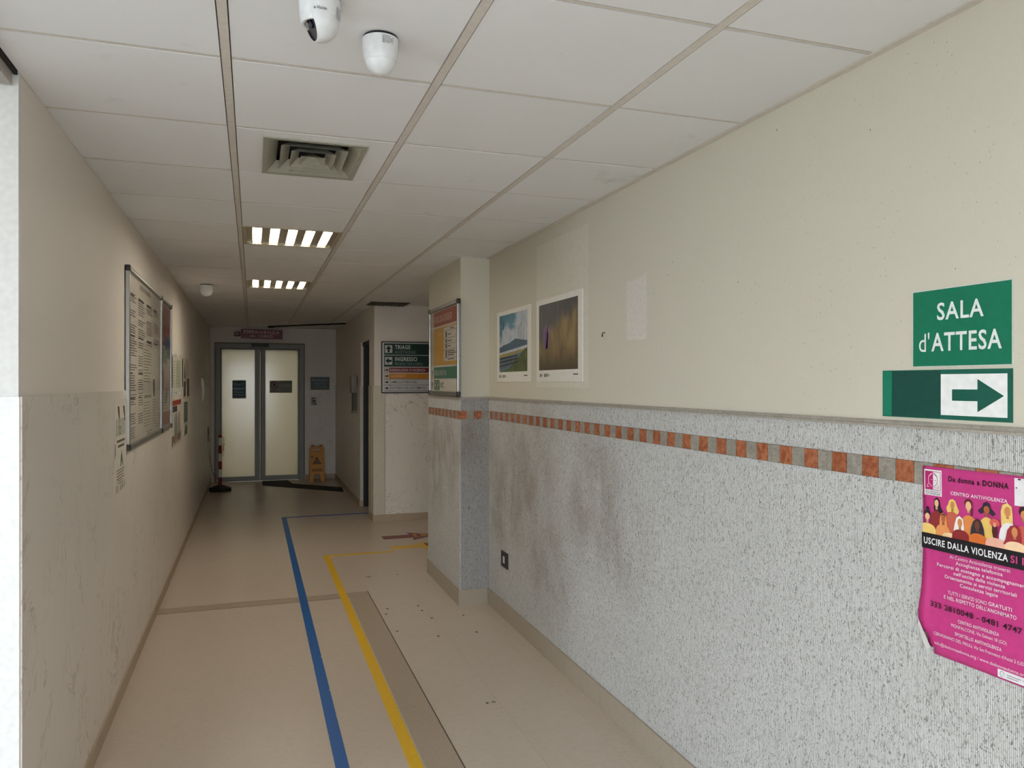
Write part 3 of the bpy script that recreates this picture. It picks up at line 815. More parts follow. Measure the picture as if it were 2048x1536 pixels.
# yellow wet-floor stand
t = thing('wet_floor_sign', 'yellow folding wet-floor warning stand by the far wall', 'warning sign', (.998, 12.93, 0))
YS = plain(206, 138, 40, .45)
def panel_pts():
    return [(-.118, 0), (-.062, 0), (-.048, .09), (-.03, .122), (.0, .13), (.03, .122), (.048, .09), (.062, 0), (.118, 0), (.112, .55), (.09, .575), (-.09, .575), (-.112, .55)]
def with_handle(name, sgn):
    # panel built round a handle slot: lower plate plus the bars round the slot
    b = B(); d = .006
    lower = panel_pts()[:9] + [(.1135, .49), (-.1135, .49)]
    b.prism(lower, -d, d, 'y')
    b.prism([(-.1135, .4905), (-.055, .4905), (-.055, .53), (-.1128, .53)], -d, d, 'y')
    b.prism([(.055, .4905), (.1135, .4905), (.1128, .53), (.055, .53)], -d, d, 'y')
    b.prism([(-.1128, .5305), (.1128, .5305), (.112, .55), (.09, .572), (-.09, .572), (-.112, .55)], -d, d, 'y')
    o = b.build(name, YS, t)
    o.rotation_euler = (math.radians(-11 * sgn), 0, 0); o.location = (0, -.115 * sgn, 0)
    return o
pf = with_handle('front_panel', 1); with_handle('rear_panel', -1)
for sx in (-1, 1): B().box(sx * .07 - .02, sx * .07 + .02, -.022, .022, .560, .585).build('hinge', plain(150, 98, 30, .5), t)
ink = plain(34, 28, 22, .6)
b = B(); z = -.0075
def yq(bb, pts): i = len(bb.v); bb.v += [(p[0], z, p[1]) for p in pts]; bb.f.append(tuple(range(i, i + len(pts))))
yq(b, [(-.068, .285), (.068, .285), (.0, .405)]); b.build('warning_triangle', ink, pf)
z = -.0082; b = B(); yq(b, [(-.047, .297), (.047, .297), (0, .382)]); b.build('triangle_field', plain(196, 150, 96, .5), pf)
z = -.0089; b = B(); yq(b, [(-.006, .355), (.006, .355), (.010, .365), (0, .372), (-.008, .366)]); yq(b, [(-.028, .318), (.01, .350), (.018, .340), (-.02, .308)]); yq(b, [(.004, .345), (.03, .30), (.02, .299), (-.006, .33)]); yq(b, [(-.03, .303), (.0, .32), (.004, .312), (-.02, .299)])
b.build('slipping_figure', ink, pf)
z = -.0075; b = B(); yq(b, [(-.078, .196), (.08, .196), (.08, .206), (-.078, .206)]); yq(b, [(-.09, .168), (.098, .168), (.098, .179), (-.09, .179)]); yq(b, [(-.09, .39), (-.075, .39), (-.07, .415), (-.09, .415)]); yq(b, [(-.07, .398), (-.045, .392), (-.045, .402), (-.07, .41)])
b.build('print', plain(84, 52, 20, .6), pf)

# red and white chain post
t = thing('chain_post', 'red and white striped barrier post on a black rubber base by the left wall', 'barrier post', (-.455, 12.15, 0))
B().lathe([(0, 0), (.155, 0), (.155, .045), (.145, .055), (.05, .088), (0, .088)], 8).build('rubber_base', plain(18, 20, 24, .6), t)
RP_, WP_ = plain(120, 22, 38, .4), plain(214, 210, 200, .45)
for k in range(6):
    z0 = .088 + k * .118
    B().lathe([(.024, z0), (.024, z0 + .1178)], 18).build('post_band', WP_ if k % 2 else RP_, t, smooth=True)
B().lathe([(.024, .796), (.028, .796), (.028, .80), (.02, .835), (.0, .84)], 18).build('post_cap', plain(110, 22, 34, .4), t, smooth=True)
def chain(name, label, pts, a_mat, b_mat, alt, pitch=.034):
    # resample the line into links
    pv = [Vector(p) for p in pts]; out = []; d = 0.0
    for a, b in zip(pv[:-1], pv[1:]):
        n = max(1, int((b - a).length / pitch))
        for q in range(n): out.append((a + (b - a) * (q + .5) / n, (b - a).normalized()))
    root = bpy.data.objects.new(name, None); COL.objects.link(root); root.parent = post; root.location = pv[0] - Vector(post.location); root['label'] = label
    ring = [(.019 * math.cos(i * math.pi / 5) * 1.05, .010 * math.sin(i * math.pi / 5), 0) for i in range(10)]
    ma = B().tube(ring, .0032, 5, True).mesh('chain_link', a_mat); mb = B().tube(ring, .0032, 5, True).mesh('chain_link', b_mat)
    for i, (p, d) in enumerate(out):
        q = Vector((1, 0, 0)).rotation_difference(d).to_matrix().to_4x4()
        o = link('chain_link', ma if (i // alt) % 2 == 0 else mb, root)
        o.matrix_local = Matrix.Translation(p - pv[0]) @ q @ Matrix.Rotation(math.radians(90 * (i % 2)), 4, 'X')
    return root
post = t
cat_ = [(XL + .026, 12.30, .93)]
for k in range(1, 15):
    u = k / 14; cat_.append((XL + .026 + .165 * u ** 2.4, 12.30 - .16 * u, .93 - .80 * (1 - (1 - u) ** 1.6)))
chain('barrier_chain', 'pale barrier chain hanging from the left wall down to the striped post', cat_, plain(196, 186, 166, .4), plain(150, 60, 50, .4), 9)
chain('barrier_chain', 'short red and white chain end dangling beside the striped post', [(-.422, 12.12, .80), (-.405, 12.115, .78), (-.408, 12.112, .64), (-.418, 12.11, .52)], plain(196, 186, 170, .4), plain(130, 30, 40, .4), 3)
t = wallthing('wall_chain_hook', 'dark metal hook with chain loops on the left wall near the doors', 'hook', (XL + .009, 12.28, .73), 'L')
for k in range(6):
    B().tube([(.03 + .022 * math.cos(a * math.pi / 5), .02 + k * .034 + .018 * math.sin(a * math.pi / 5), .012) for a in range(10)], .005, 5, True).build('hook_loop', plain(80, 72, 58, .5), t)
B().box(0, .06, -.005, .225, 0, .006).build('hook_plate', plain(150, 142, 124, .5), t)

# steel dispenser beyond the doorway
t = thing('steel_dispenser', 'brushed steel dispenser on the side wall beyond the dark doorway', 'dispenser', (CX - .009, 10.46, 1.2))
B().box(-.075, 0, -.10, .10, .27, .50).build('tank', plain(120, 116, 106, .45, .3), t, bevel=.006)
B().box(-.05, 0, -.085, .085, .03, .27).build('body', plain(74, 70, 62, .5, .3), t, bevel=.004)
B().box(-.055, 0, -.085, .085, 0, .03).build('drip_tray', plain(110, 106, 96, .45, .3), t)
t = wallthing('white_bumper', 'slim curved white plastic strip on the left wall near the doors', 'wall fitting', (XL, 10.92, 1.36), 'L')
B().prism([(0, 0), (.004, .02), (.06, .035), (.155, .04), (.25, .035), (.306, .02), (.31, 0)], -.0, .05, 'x').build('strip', plain(226, 224, 214, .35), t)
bpy.context.view_layer.update()

# ------------------------------------------------------------------ framed boards
def framed_board(t, w, h, rail=.028, depth=.024, backing=PAPER):
    B().box(rail * .5, w - rail * .5, rail * .5, h - rail * .5, .002, .010).build('backing', backing, t)
    for x0, x1 in ((0, rail), (w - rail, w)):
        B().box(x0, x1, rail, h - rail, 0, depth).build('side_rail', ALU, t, bevel=.005)
    for y0, y1 in ((0, rail), (h - rail, h)):
        B().box(rail, w - rail, y0, y1, 0, depth).build('cross_rail', ALU, t, bevel=.007)
    for x in (0, w - rail):
        for y in (0, h - rail):
            B().box(x - .002, x + rail + .002, y - .003, y + rail + .003, -.0, depth + .003).build('corner_cap', plain(40, 40, 44, .5), t, bevel=.006)
    return B().rect(rail, w - rail, rail, h - rail, .016).build('glass_cover', COVER, t)

t = wallthing('notice_board', 'large aluminium-framed notice board covered with printed text on the left wall', 'notice board', (XL + .001, 4.52, 1.245), 'L')
W, Hh = 1.56, .990
framed_board(t, W, Hh, backing=plain(222, 215, 204, .6))
rnd = random.Random(3)
b = B()
for c in range(4):
    x0 = .06 + c * .37; x1 = x0 + .31
    y = .86
    while y > .08:
        n = rnd.randint(3, 8)
        lines(b, x0, x1, y, n, .0135, .0048, .0106, .35, rnd); y -= n * .0135 + rnd.choice((.012, .02, .04))
b.build('printed_text', plain(88, 80, 72, .6), t)
b = B()
for c in range(4):
    for y in (.845, .62, .41, .27): b.rect(.06 + c * .37, .06 + c * .37 + rnd.uniform(.12, .26), y, y + .009, .0109)
b.build('printed_headings', plain(74, 66, 58, .6), t)
B().rect(.50, .98, .915, .945, .0108).build('title', plain(160, 150, 138, .6), t)
B().rect(.62, 1.40, .06, .60, .0114).build('pinned_sheet', plain(214, 207, 194, .6), t)
b = B()
lines(b, .66, 1.02, .57, 12, .018, .006, .0118, .4, rnd); lines(b, .66, 1.0, .24, 9, .018, .005, .0118, .4, rnd); lines(b, 1.08, 1.34, .25, 10, .018, .005, .0118, .4, rnd)
b.ring(.88, .33, .028, .034, .0118); b.rect(.68, 1.02, .265, .285, .0118)
b.build('sheet_text', plain(140, 130, 118, .6), t)
B().rect(1.12, 1.21, .27, .385, .0121).build('dark_strip', plain(84, 82, 78, .6), t)
B().rect(1.06, 1.40, .08, .62, .0117).build('pinned_sheet', plain(220, 214, 202, .6), t)

t = wallthing('poster_case', 'narrow aluminium-framed case with a red poster beside the large notice board', 'notice board', (XL + .001, 6.085, 1.245), 'L')
W = .70
framed_board(t, W, Hh, backing=plain(200, 190, 176, .6))
B().rect(.05, .65, .64, .95, .0106).build('poster_red_top', plain(158, 86, 72, .6), t)
B().rect(.30, .65, .55, .72, .0110).build('poster_blue_panel', plain(62, 92, 122, .6), t)
B().rect(.08, .45, .51, .62, .0112).build('poster_green_panel', plain(120, 130, 84, .6), t)
b = B().rect(.05, .24, .30, .46, .0110)
for x in (.34, .48, .60): b.poly([(x, .30), (x + .05, .30), (x + .02, .52)], .0110)
b.build('poster_red_figures', plain(160, 52, 56, .6), t)
b = B(); lines(b, .08, .6, .28, 6, .022, .006, .0110, .4, rnd); lines(b, .08, .5, .93, 8, .034, .008, .0116, .4, rnd); b.build('printed_text', plain(120, 104, 96, .6), t)
B().poly([(.30, .20), (.42, .22), (.46, .34), (.38, .30)], .0114).build('dark_leaf', plain(80, 70, 64, .6), t)
B().rect(.05, .65, .04, .14, .0110).build('poster_red_foot', plain(164, 78, 70, .6), t)

# pillar board
t = wallthing('pillar_board', 'aluminium-framed direction board on the side of the stone pillar', 'notice board', (PX - .0085, 6.25, 1.51), 'R')
W, Hh = .945, .698
framed_board(t, W, Hh, depth=.024, rail=.030, backing=plain(204, 200, 190, .6))
def blk(x0, x1, y0, y1, m, z=.0106, name='print_panel'): return B().rect(x0, x1, y0, y1, z).build(name, m, t)
blk(.14, .91, .545, .660, plain(158, 82, 66, .5)); blk(.05, .13, .545, .66, plain(196, 180, 166, .5))
text('RADIOLOGIA D\'URGENZA', .16, .575, .050, plain(226, 208, 196, .5), t, w=.58, z=.0112)
blk(.14, .91, .235, .53, plain(204, 158, 72, .5)); blk(.05, .13, .235, .53, plain(190, 180, 166, .5))
text('AI REPARTI', .19, .46, .030, plain(226, 196, 130, .5), t, w=.22, z=.0112)
blk(.48, .91, .262, .52, plain(208, 204, 194, .5), .0112, 'pasted_list')
b = B()
for y in (.492, .435, .392, .348, .285): b.rect(.48, .91, y, y + .0025, .0118)
for y0, y1 in ((.445, .485), (.40, .43), (.36, .39), (.29, .345)): b.rect(.54, .58, y0, y1, .0118)
b.rect(.68, .80, .503, .510, .0118)
for y, x in ((.46, .70), (.41, .73), (.372, .70), (.332, .82), (.317, .89), (.302, .80), (.272, .80)): b.rect(.61, x, y, y + .007, .0118)
b.build('list_print', plain(70, 68, 70, .6), t)
blk(.14, .91, .13, .22, plain(74, 124, 108, .5)); blk(.05, .13, .13, .22, plain(210, 208, 200, .5))
text('AMBULATORIO RAU', .16, .155, .040, plain(206, 216, 208, .5), t, w=.40, z=.0112)
blk(.05, .91, .035, .122, plain(220, 218, 210, .5))
def arrow_icon(x, y, s, up, m, z=.0118):
    b = B()
    if up: b.poly([(x - s * .25, y - s), (x + s * .25, y - s), (x + s * .25, y), (x + s * .7, y), (x, y + s), (x - s * .7, y), (x - s * .25, y)], z)
    else: b.poly([(x - s, y - s * .25), (x, y - s * .25), (x, y - s * .7), (x + s, y), (x, y + s * .7), (x, y + s * .25), (x - s, y + s * .25)], z)
    b.build('arrow_print', m, t)
arrow_icon(.09, .175, .032, True, plain(40, 70, 62, .5)); arrow_icon(.09, .08, .032, True, plain(50, 60, 58, .5))
blk(.15, .235, .04, .118, plain(40, 110, 78, .5), .0112); blk(.25, .335, .04, .118, plain(40, 110, 78, .5), .0112)
b = B()
for x in (.192, .292): b.disc(x, .102, .01, .01, .0118, 12).rect(x - .014, x + .014, .065, .09, .0118).rect(x - .010, x - .002, .045, .065, .0118).rect(x + .002, x + .010, .045, .065, .0118)
b.build('toilet_pictograms', plain(214, 220, 214, .5), t)
text('WC', .36, .055, .045, plain(40, 52, 50, .5), t, w=.12, bold=.012, z=.0112)

# ------------------------------------------------------------------ TRIAGE direction sign
t = wallthing('direction_sign', 'hospital direction sign reading TRIAGE and INGRESSO on the white corner wall', 'sign', (1.412, CY - .0095, 1.487), 'F')
W, Hh = .86, .602
B().box(0, W, 0, Hh, 0, .018).build('sign_case', plain(28, 32, 36, .35), t, bevel=.003)
B().rect(.012, W - .012, .012, Hh - .012, .0186).build('sign_face', plain(206, 206, 204, .45), t)
TW = plain(214, 220, 216, .5); TG = plain(12, 56, 50, .4)
def row(y0, y1, m, name='sign_row', x0=.032): return B().rect(x0, W - .03, y0, y1, .0192).build(name, m, t)
row(.446, .578, TG); row(.308, .439, TG); row(.240, .298, plain(124, 34, 38, .4)); row(.168, .228, plain(206, 134, 34, .4)); row(.100, .156, plain(206, 206, 204, .45)); row(.030, .086, plain(206, 206, 204, .45))
B().rect(.042, .128, .468, .558, .0198).rect(.042, .128, .330, .420, .0198).rect(.036, .09, .244, .294, .0198).rect(.036, .09, .172, .224, .0198).build('icon_field', plain(200, 204, 202, .5), t)
b = B()
b.poly([(.073, .475), (.097, .475), (.097, .512), (.118, .512), (.085, .552), (.052, .512), (.073, .512)], .0204)
b.poly([(.120, .363), (.120, .387), (.085, .387), (.085, .410), (.048, .375), (.085, .340), (.085, .363)], .0204)
b.build('arrow_print', plain(16, 30, 30, .5), t)
b = B()
for y in (.269, .198, .128, .058):
    b.poly([(.04, y - .006), (.062, y - .006), (.062, y - .02), (.086, y), (.062, y + .02), (.062, y + .006), (.04, y + .006)], .0204)
b.build('arrow_print', plain(70, 34, 36, .5), t)
text('TRIAGE', .158, .513, .047, TW, t, w=.182, bold=.022, z=.0204)
text('ACCETTAZIONE', .158, .462, .033, plain(140, 158, 154, .5), t, w=.245, z=.0204)
text('INGRESSO', .158, .374, .047, TW, t, w=.262, bold=.022, z=.0204)
text('PRONTO SOCCORSO', .158, .324, .033, plain(140, 158, 154, .5), t, w=.328, z=.0204)
text("RADIOLOGIA D'URGENZA", .102, .253, .030, TW, t, w=.42, bold=.008, z=.0204)
text('AI REPARTI', .114, .183, .030, plain(230, 200, 150, .5), t, w=.172, bold=.006, z=.0204)
text('AMBULATORIO RAU', .114, .114, .030, plain(60, 60, 62, .5), t, w=.31, bold=.006, z=.0204)
text('DISTRIBUTORI AUTOMATICI', .114, .045, .030, plain(60, 60, 62, .5), t, w=.42, bold=.004, z=.0204)
b = B()
for y in (.092, .160, .024): b.rect(.032, W - .03, y, y + .005, .0204)
b.rect(.10, .104, .03, .156, .0204)
b.build('rule_lines', plain(50, 50, 52, .5), t)
B().rect(.014, W - .014, .014, Hh - .014, .022).build('glass_cover', COVER, t)

# ------------------------------------------------------------------ SALA d'ATTESA
SW = plain(226, 232, 230, .45)
t = wallthing('waiting_room_sign', "green SALA d'ATTESA sign on the cream right wall", 'sign', (XR - .0005, 1.5585, 1.645), 'R', tilt=math.radians(0))
B().box(0, .280, 0, .198, 0, .002).build('laminate', plain(200, 206, 196, .3), t)
B().rect(.003, .277, .003, .195, .0024).build('sign_face', GREEN, t)
text('SALA', .142, .118, .043, SW, t, w=.130, bold=.016, align='C', z=.003)
text("d'", .022, .040, .046, SW, t, w=.032, bold=.0, z=.003)
text('ATTESA', .060, .040, .046, SW, t, w=.193, bold=.016, z=.003)
t = wallthing('arrow_sign', "dark green sign with a right arrow, below the green SALA d'ATTESA sign", 'sign', (XR - .0005, 1.6580, 1.5145), 'R')
B().box(0, .378, 0, .124, 0, .002).build('laminate', plain(16, 96, 80, .35), t)
B().rect(0.002, .032, .002, .122, .0024).build('light_edge', plain(8, 124, 96, .35), t)
B().rect(.032, .186, .002, .122, .0024).build('dark_panel', plain(14, 74, 66, .35), t)
B().rect(.187, .366, .0105, .1125, .0024).build('arrow_field', plain(236, 238, 238, .45), t)
B().poly([(.220, .047), (.290, .047), (.290, .021), (.358, .0605), (.290, .100), (.290, .075), (.220, .075)], .003).build('arrow_print', plain(10, 88, 74, .4), t)

# ------------------------------------------------------------------ photo prints on the right wall
def photo_frame(name, label, origin, w, h):
    t = wallthing(name, label, 'photo print', origin, 'R')
    B().box(0, w, 0, h, 0, .004).build('print_sheet', plain(228, 226, 218, .45), t)
    b = B()
    for x in (.062, .066, .13, .15, .17): b.rect(x, x + .012, .028, .048, .0046)
    b.rect(w - .12, w - .055, .038, .044, .0046)
    for x in (.082, .19): b.rect(x, x + .03, .034, .037, .0046).rect(x, x + .024, .041, .044, .0046)
    b.build('caption_marks', plain(60, 60, 60, .6), t)
    return t
def mat_pic_sky():
    k = NT('print_sky_clouds'); s = k.sep(k.objco())
    n = k.noise(k.mapping(k.objco(), (1, 1.4, 1)), 7, 5, .6, .3)
    v = k.math('ADD', k.math('MULTIPLY', s[1], -2.6), k.math('ADD', k.math('MULTIPLY', s[0], .9), n))
    edge = k.step(v, -.32, -.18)
    blue = k.mix(k.step(s[1], .22, .48), rgb(120, 156, 184), rgb(70, 128, 150))
    cl = k.mix(k.noise(k.objco(), 16, 4), rgb(140, 158, 180), rgb(214, 218, 222))
    return k.fin(k.mix(edge, blue, cl), .45)
def mat_noisemix(name, a, b, sc=(1, 1, 1), scale=20):
    k = NT(name); n = k.noise(k.mapping(k.objco(), sc), scale, 4, .6)
    return k.fin(k.mix(k.step(n, .3, .7), a, b), .45)
t = photo_frame('photo_print', 'landscape photo print of a lake, clouds and wooden fence, next to the pillar', (XR - .0005, 5.142, 1.612), .686, .484)
px0, px1, py0, py1 = .060, .630, .068, .456
B().rect(px0, px1, py0, py1, .0044).build('picture_sky', mat_pic_sky(), t)
B().poly([(px0, .20), (px1, .235), (px1, .262), (.50, .275), (.40, .285), (.28, .262), (.15, .25), (px0, .235)], .0047).build('picture_hills', plain(66, 92, 112, .45), t)
B().poly([(px0, .165), (px1, .20), (px1, .215), (px0, .185)], .0048).build('picture_meadow', plain(150, 140, 70, .45), t)
B().poly([(px0, .068), (px1, .068), (px1, .20), (px0, .165)], .00475).build('picture_water', plain(96, 122, 142, .45), t)
B().poly([(px0, .068), (px1, .068), (px1, .22), (.52, .19), (.30, .10)], .005).build('picture_reeds', mat_noisemix('print_reeds', rgb(40, 48, 28), rgb(96, 112, 56), (6, 1, 1), 14), t)
b = B()
for k in range(12):
    x = px0 + .01 + k * .032; y0 = .078 + k * .004; b.rect(x, x + .009, y0, y0 + .085 - k * .003, .0053)
for dy in (.02, .048, .075): b.bar((px0, .085 + dy), (.45, .118 + dy * .75), .008, .0053)
b.build('picture_fence', plain(48, 40, 34, .5), t)
b = B()
for k in range(26):
    x = px0 + abs(rnd.gauss(0, .06)); y = .456 - rnd.random() * (.20 if x < px0 + .04 else .09); a = rnd.random() * 3
    if px0 <= x - .012 and y < .45: b.poly([(x, y), (x + .012 * math.cos(a), y + .006), (x + .004, y - .022)], .0051)
b.build('picture_leaves', plain(30, 40, 36, .5), t)
b = B()
for x, y in ((.46, .34), (.50, .36), (.55, .33)): b.bar((x, .22), (x + .012, y), .004, .0052); b.poly([(x + .008, y), (x + .02, y), (x + .016, y + .035)], .0052)
b.build('picture_rushes', plain(108, 116, 112, .5), t)

def mat_pic_grass():
    k = NT('print_blurred_grass'); s = k.sep(k.objco())
    n = k.noise(k.mapping(k.objco(), (1.7, .8, 1), rot=(0, 0, -.3)), 7, 3, .5, .3)
    v = k.math('ADD', k.math('SUBTRACT', k.math('MULTIPLY', s[1], 3.2), k.math('MULTIPLY', s[0], .9)), k.math('MULTIPLY', n, -.55))
    slate = k.mix(k.step(s[0], .1, .6), rgb(84, 84, 84), rgb(64, 64, 66))
    gold = k.mix(k.step(n, .25, .78), rgb(104, 88, 58), rgb(158, 134, 90))
    gold = k.mix(k.step(s[1], .24, .06), gold, rgb(78, 66, 48))
    return k.fin(k.mix(k.step(v, .30, .62), gold, slate), .45)
t = photo_frame('photo_print', 'photo print of a purple crocus in golden grass, the larger-looking of the two prints', (XR - .0005, 4.350, 1.612), .682, .488)
B().rect(.046, .626, .068, .456, .0044).build('picture_grass', mat_pic_grass(), t)
b = B(); b.bar((.105, .30), (.085, .42), .005, .005); b.bar((.34, .30), (.345, .456), .003, .005); b.build('picture_stems', plain(150, 142, 130, .5), t)
for pts, c in (([(.12, .20), (.155, .19), (.15, .30), (.135, .33), (.115, .29)], (120, 92, 128)), ([(.16, .19), (.20, .20), (.225, .29), (.215, .335), (.19, .30)], (138, 108, 146)), ([(.145, .19), (.185, .19), (.20, .28), (.175, .33), (.15, .29)], (102, 74, 116)), ([(.15, .30), (.165, .27), (.18, .31), (.165, .345)], (160, 134, 160))):
    B().poly(pts, .0048 + .0003 * (c[0] % 4)).build('picture_petal', plain(*c, .5), t)

# hook and socket on the right wall
t = wallthing('wall_hook', 'tiny dark hook on the bare cream wall right of the crocus print', 'hook', (XR, 3.415, 1.83), 'R')
B().tube([(.004, .022, .0), (.004, .022, .010), (.004, .008, .014), (.010, .002, .016), (.014, .008, .014)], .0025, 6).build('hook_wire', plain(40, 34, 28, .5), t)
B().disc(.004, .022, .005, .005, .001, 12).build('hook_plate', plain(60, 52, 44, .5), t)
t = wallthing('wall_socket', 'black wall socket low on the ribbed stone beside the pillar', 'socket', (FX, 5.012, .350), 'R')
B().box(0, .135, 0, .105, 0, .010).build('face_plate', plain(26, 26, 28, .4), t, bevel=.004)
B().box(.05, .085, .030, .076, .010, .0125).build('switch_insert', plain(190, 190, 186, .4), t, bevel=.001)
B().rect(.018, .036, .03, .076, .0108).rect(.098, .118, .03, .076, .0108).build('socket_face', plain(14, 14, 15, .4), t)

# ------------------------------------------------------------------ left wall papers
def leftsheet(name, label, cat, y0, y1, z0, z1, m=PAPER, tilt=0.0, x=XL + .0095, group=None):
    t = wallthing(name, label, cat, (x, y0, z0), 'L', group, tilt)
    B().box(0, y1 - y0, 0, z1 - z0, 0, .0012).build('sheet', m, t)
    return t
t = leftsheet('wall_notice', 'white 116117 telephone notice taped on the marbled left wall', 'notice', 4.135, 4.50, 1.055, 1.522, plain(222, 216, 204, .55), x=XL + .0095)
b = B()
for x, m in ((.12, 1), (.29, -1)):
    b.poly([(x - .03, .435), (x + .02, .43), (x + .03, .40), (x + .035, .36), (x + .01, .375), (x - .015, .405)], .0016)
b.build('hand_icons', plain(70, 58, 48, .6), t)
text('116117', .195, .285, .085, plain(32, 92, 62, .5), t, w=.27, bold=.012, align='C', z=.0017, name='number')
b = B().rect(.07, .31, .252, .264, .0016).rect(.10, .29, .226, .238, .0016); b.build('printed_text', plain(100, 90, 78, .6), t)
B().poly([(.21, .21), (.26, .13), (.245, .125), (.215, .16), (.185, .125), (.17, .13)], .0016).build('green_ribbon', plain(40, 104, 70, .5), t)
b = B(); lines(b, .06, .30, .115, 4, .014, .005, .0016, .15, rnd); lines(b, .10, .26, .062, 2, .012, .004, .0016, .2, rnd); lines(b, .03, .12, .04, 4, .009, .003, .0016, .2, rnd)
b.poly([(.17, .01), (.19, .05), (.20, .01)], .0016).poly([(.23, .01), (.24, .055), (.26, .015)], .0016).poly([(.29, .015), (.30, .06), (.31, .02)], .0016)
b.build('small_print', plain(110, 98, 84, .6), t)
B().poly([(.01, .17), (.03, .20), (.025, .25), (.01, .25)], .0016).build('side_icon', plain(84, 72, 60, .6), t)

t = leftsheet('clip_frame', 'glass clip frame with a pale green leaflet, above the coloured leaflets on the left wall', 'notice', 7.00, 7.80, 1.512, 1.845, plain(210, 208, 194, .5))
B().rect(.28, .74, .05, .30, .0018).build('leaflet', plain(176, 182, 160, .5), t)
b = B(); lines(b, .05, .22, .28, 10, .024, .006, .0020, .3, rnd); lines(b, .34, .66, .26, 7, .028, .005, .0020, .4, rnd); b.build('printed_text', plain(140, 138, 122, .6), t)
for x in (.18, .62):
    B().box(x - .02, x + .02, .318, .345, .0, .012).build('clip', ALU, t); B().box(x - .02, x + .02, -.012, .014, .0, .012).build('clip', ALU, t)
t = leftsheet('leaflet_poster', 'colourful health poster with red header and teal figures below the clip frame', 'poster', 6.90, 7.83, 1.055, 1.47, plain(206, 200, 186, .5))
B().rect(.08, .90, .355, .40, .0016).build('red_header', plain(152, 56, 46, .5), t)
B().rect(.1, .5, .30, .35, .0016).build('dark_header', plain(58, 50, 58, .5), t)
for x, c in ((.26, (62, 98, 108)), (.42, (60, 76, 98)), (.62, (112, 92, 76)), (.74, (190, 184, 170))):
    B().poly([(x, .10), (x + .09, .10), (x + .08, .24), (x + .06, .29), (x + .02, .29), (x + .005, .24)], .0018).build('figure', plain(*c, .5), t)
for k in range(8):
    x = .03 + k * .11; B().rect(x, x + .08, .02 + .02 * (k % 2), .10, .0017).build('photo_strip', plain(*((110, 84, 62), (60, 62, 74), (150, 70, 48), (96, 110, 104))[k % 4], .5), t)
t = leftsheet('wall_leaflet', 'narrow leaflet with a dark tower picture, on the left wall beyond the clip frame', 'leaflet', 8.02, 8.36, 1.452, 1.852, plain(208, 200, 186, .5))
B().poly([(.08, .20), (.26, .20), (.18, .38)], .0016).rect(.05, .29, .02, .17, .0016).build('picture', plain(84, 78, 72, .5), t)
t = leftsheet('wall_leaflet', 'narrow leaflet with a maroon lower half, last in the upper row of the left wall', 'leaflet', 8.44, 8.78, 1.450, 1.852, plain(204, 194, 178, .5))
B().rect(.03, .31, .02, .20, .0016).build('picture', plain(98, 60, 58, .5), t)
b = B(); lines(b, .04, .28, .37, 6, .024, .006, .0016, .4, rnd); b.build('printed_text', plain(130, 118, 104, .6), t)
t = leftsheet('wall_leaflet', 'teal green leaflet, upper of the two below the leaflet row on the left wall', 'leaflet', 8.12, 8.55, 1.212, 1.416, plain(78, 100, 92, .5))
b = B(); lines(b, .05, .36, .18, 5, .03, .008, .0016, .4, rnd); b.build('printed_text', plain(150, 160, 150, .5), t)
t = leftsheet('wall_leaflet', 'pale leaflet with a green picture, right below the teal leaflet on the left wall', 'leaflet', 8.12, 8.55, 1.082, 1.206, plain(196, 194, 180, .5))
B().poly([(.04, .01), (.39, .01), (.36, .09), (.2, .11), (.08, .06)], .0016).build('picture', plain(88, 108, 98, .5), t)

# ------------------------------------------------------------------ pink poster
t = wallthing('pink_poster', 'magenta Da donna a DONNA anti-violence poster with a curled lower corner on the right wall', 'poster', (FX - .001, 1.5135, .924), 'R', tilt=math.radians(.55))
PINK = plain(196, 58, 130, .32)
PW, PH = .335, .470
# sheet with gentle waviness; lower-left corner lifts and curls over
nx, ny = 22, 30
b = B()
def bend(x, y):
    lift = max(0.0, .10 - x * .9 - y * .62) if y < .16 else max(0.0, (.02 - x) * .25)
    bulge = .007 * math.exp(-((y - .13) / .09) ** 2) * math.exp(-(x / .017) ** 2)
    dx = -.013 * math.exp(-((y - .085) / .05) ** 2) * math.exp(-(x / .03) ** 2)
    return (x + dx, y, .0015 + bulge + .0012 * math.sin(x * 20 + y * 7) ** 2 * (1 - y) * .6)
def cut(x, y):
    return x * .055 / .028 + y < .055     # the folded-away triangle
for j in range(ny + 1):
    for i in range(nx + 1): b.v.append(bend(PW * i / nx, PH * j / ny))
for j in range(ny):
    for i in range(nx):
        xm, ym = PW * (i + .5) / nx, PH * (j + .5) / ny
        if xm / .028 + ym / .07 < 1: continue
        a = j * (nx + 1) + i; b.f.append((a, a + 1, a + nx + 2, a + nx + 1))
po = b.build('poster_sheet', PINK, t, smooth=True)
so = po.modifiers.new('thickness', 'SOLIDIFY'); so.thickness = .0004
cb = B(); n = 8
prev = None
def qb(a, b, c, u): return a * (1 - u) ** 2 + b * 2 * u * (1 - u) + c * u * u
for k in range(n + 1):
    u = k / n
    l = qb(Vector((-.0125, .071, .009)), Vector((-.007, .030, .006)), Vector((.008, .003, .004)), u)
    r = qb(Vector((-.0105, .075, .0085)), Vector((.015, .046, .016)), Vector((.028, .014, .010)), u)
    cb.v += [tuple(l), tuple(r)]
for k in range(n): cb.f.append((2 * k, 2 * k + 2, 2 * k + 3, 2 * k + 1))
cb.build('curled_corner', plain(226, 226, 224, .5), t, smooth=True)
Z0 = .0034
PWt = plain(232, 216, 226, .5); PBk = plain(36, 14, 30, .5)
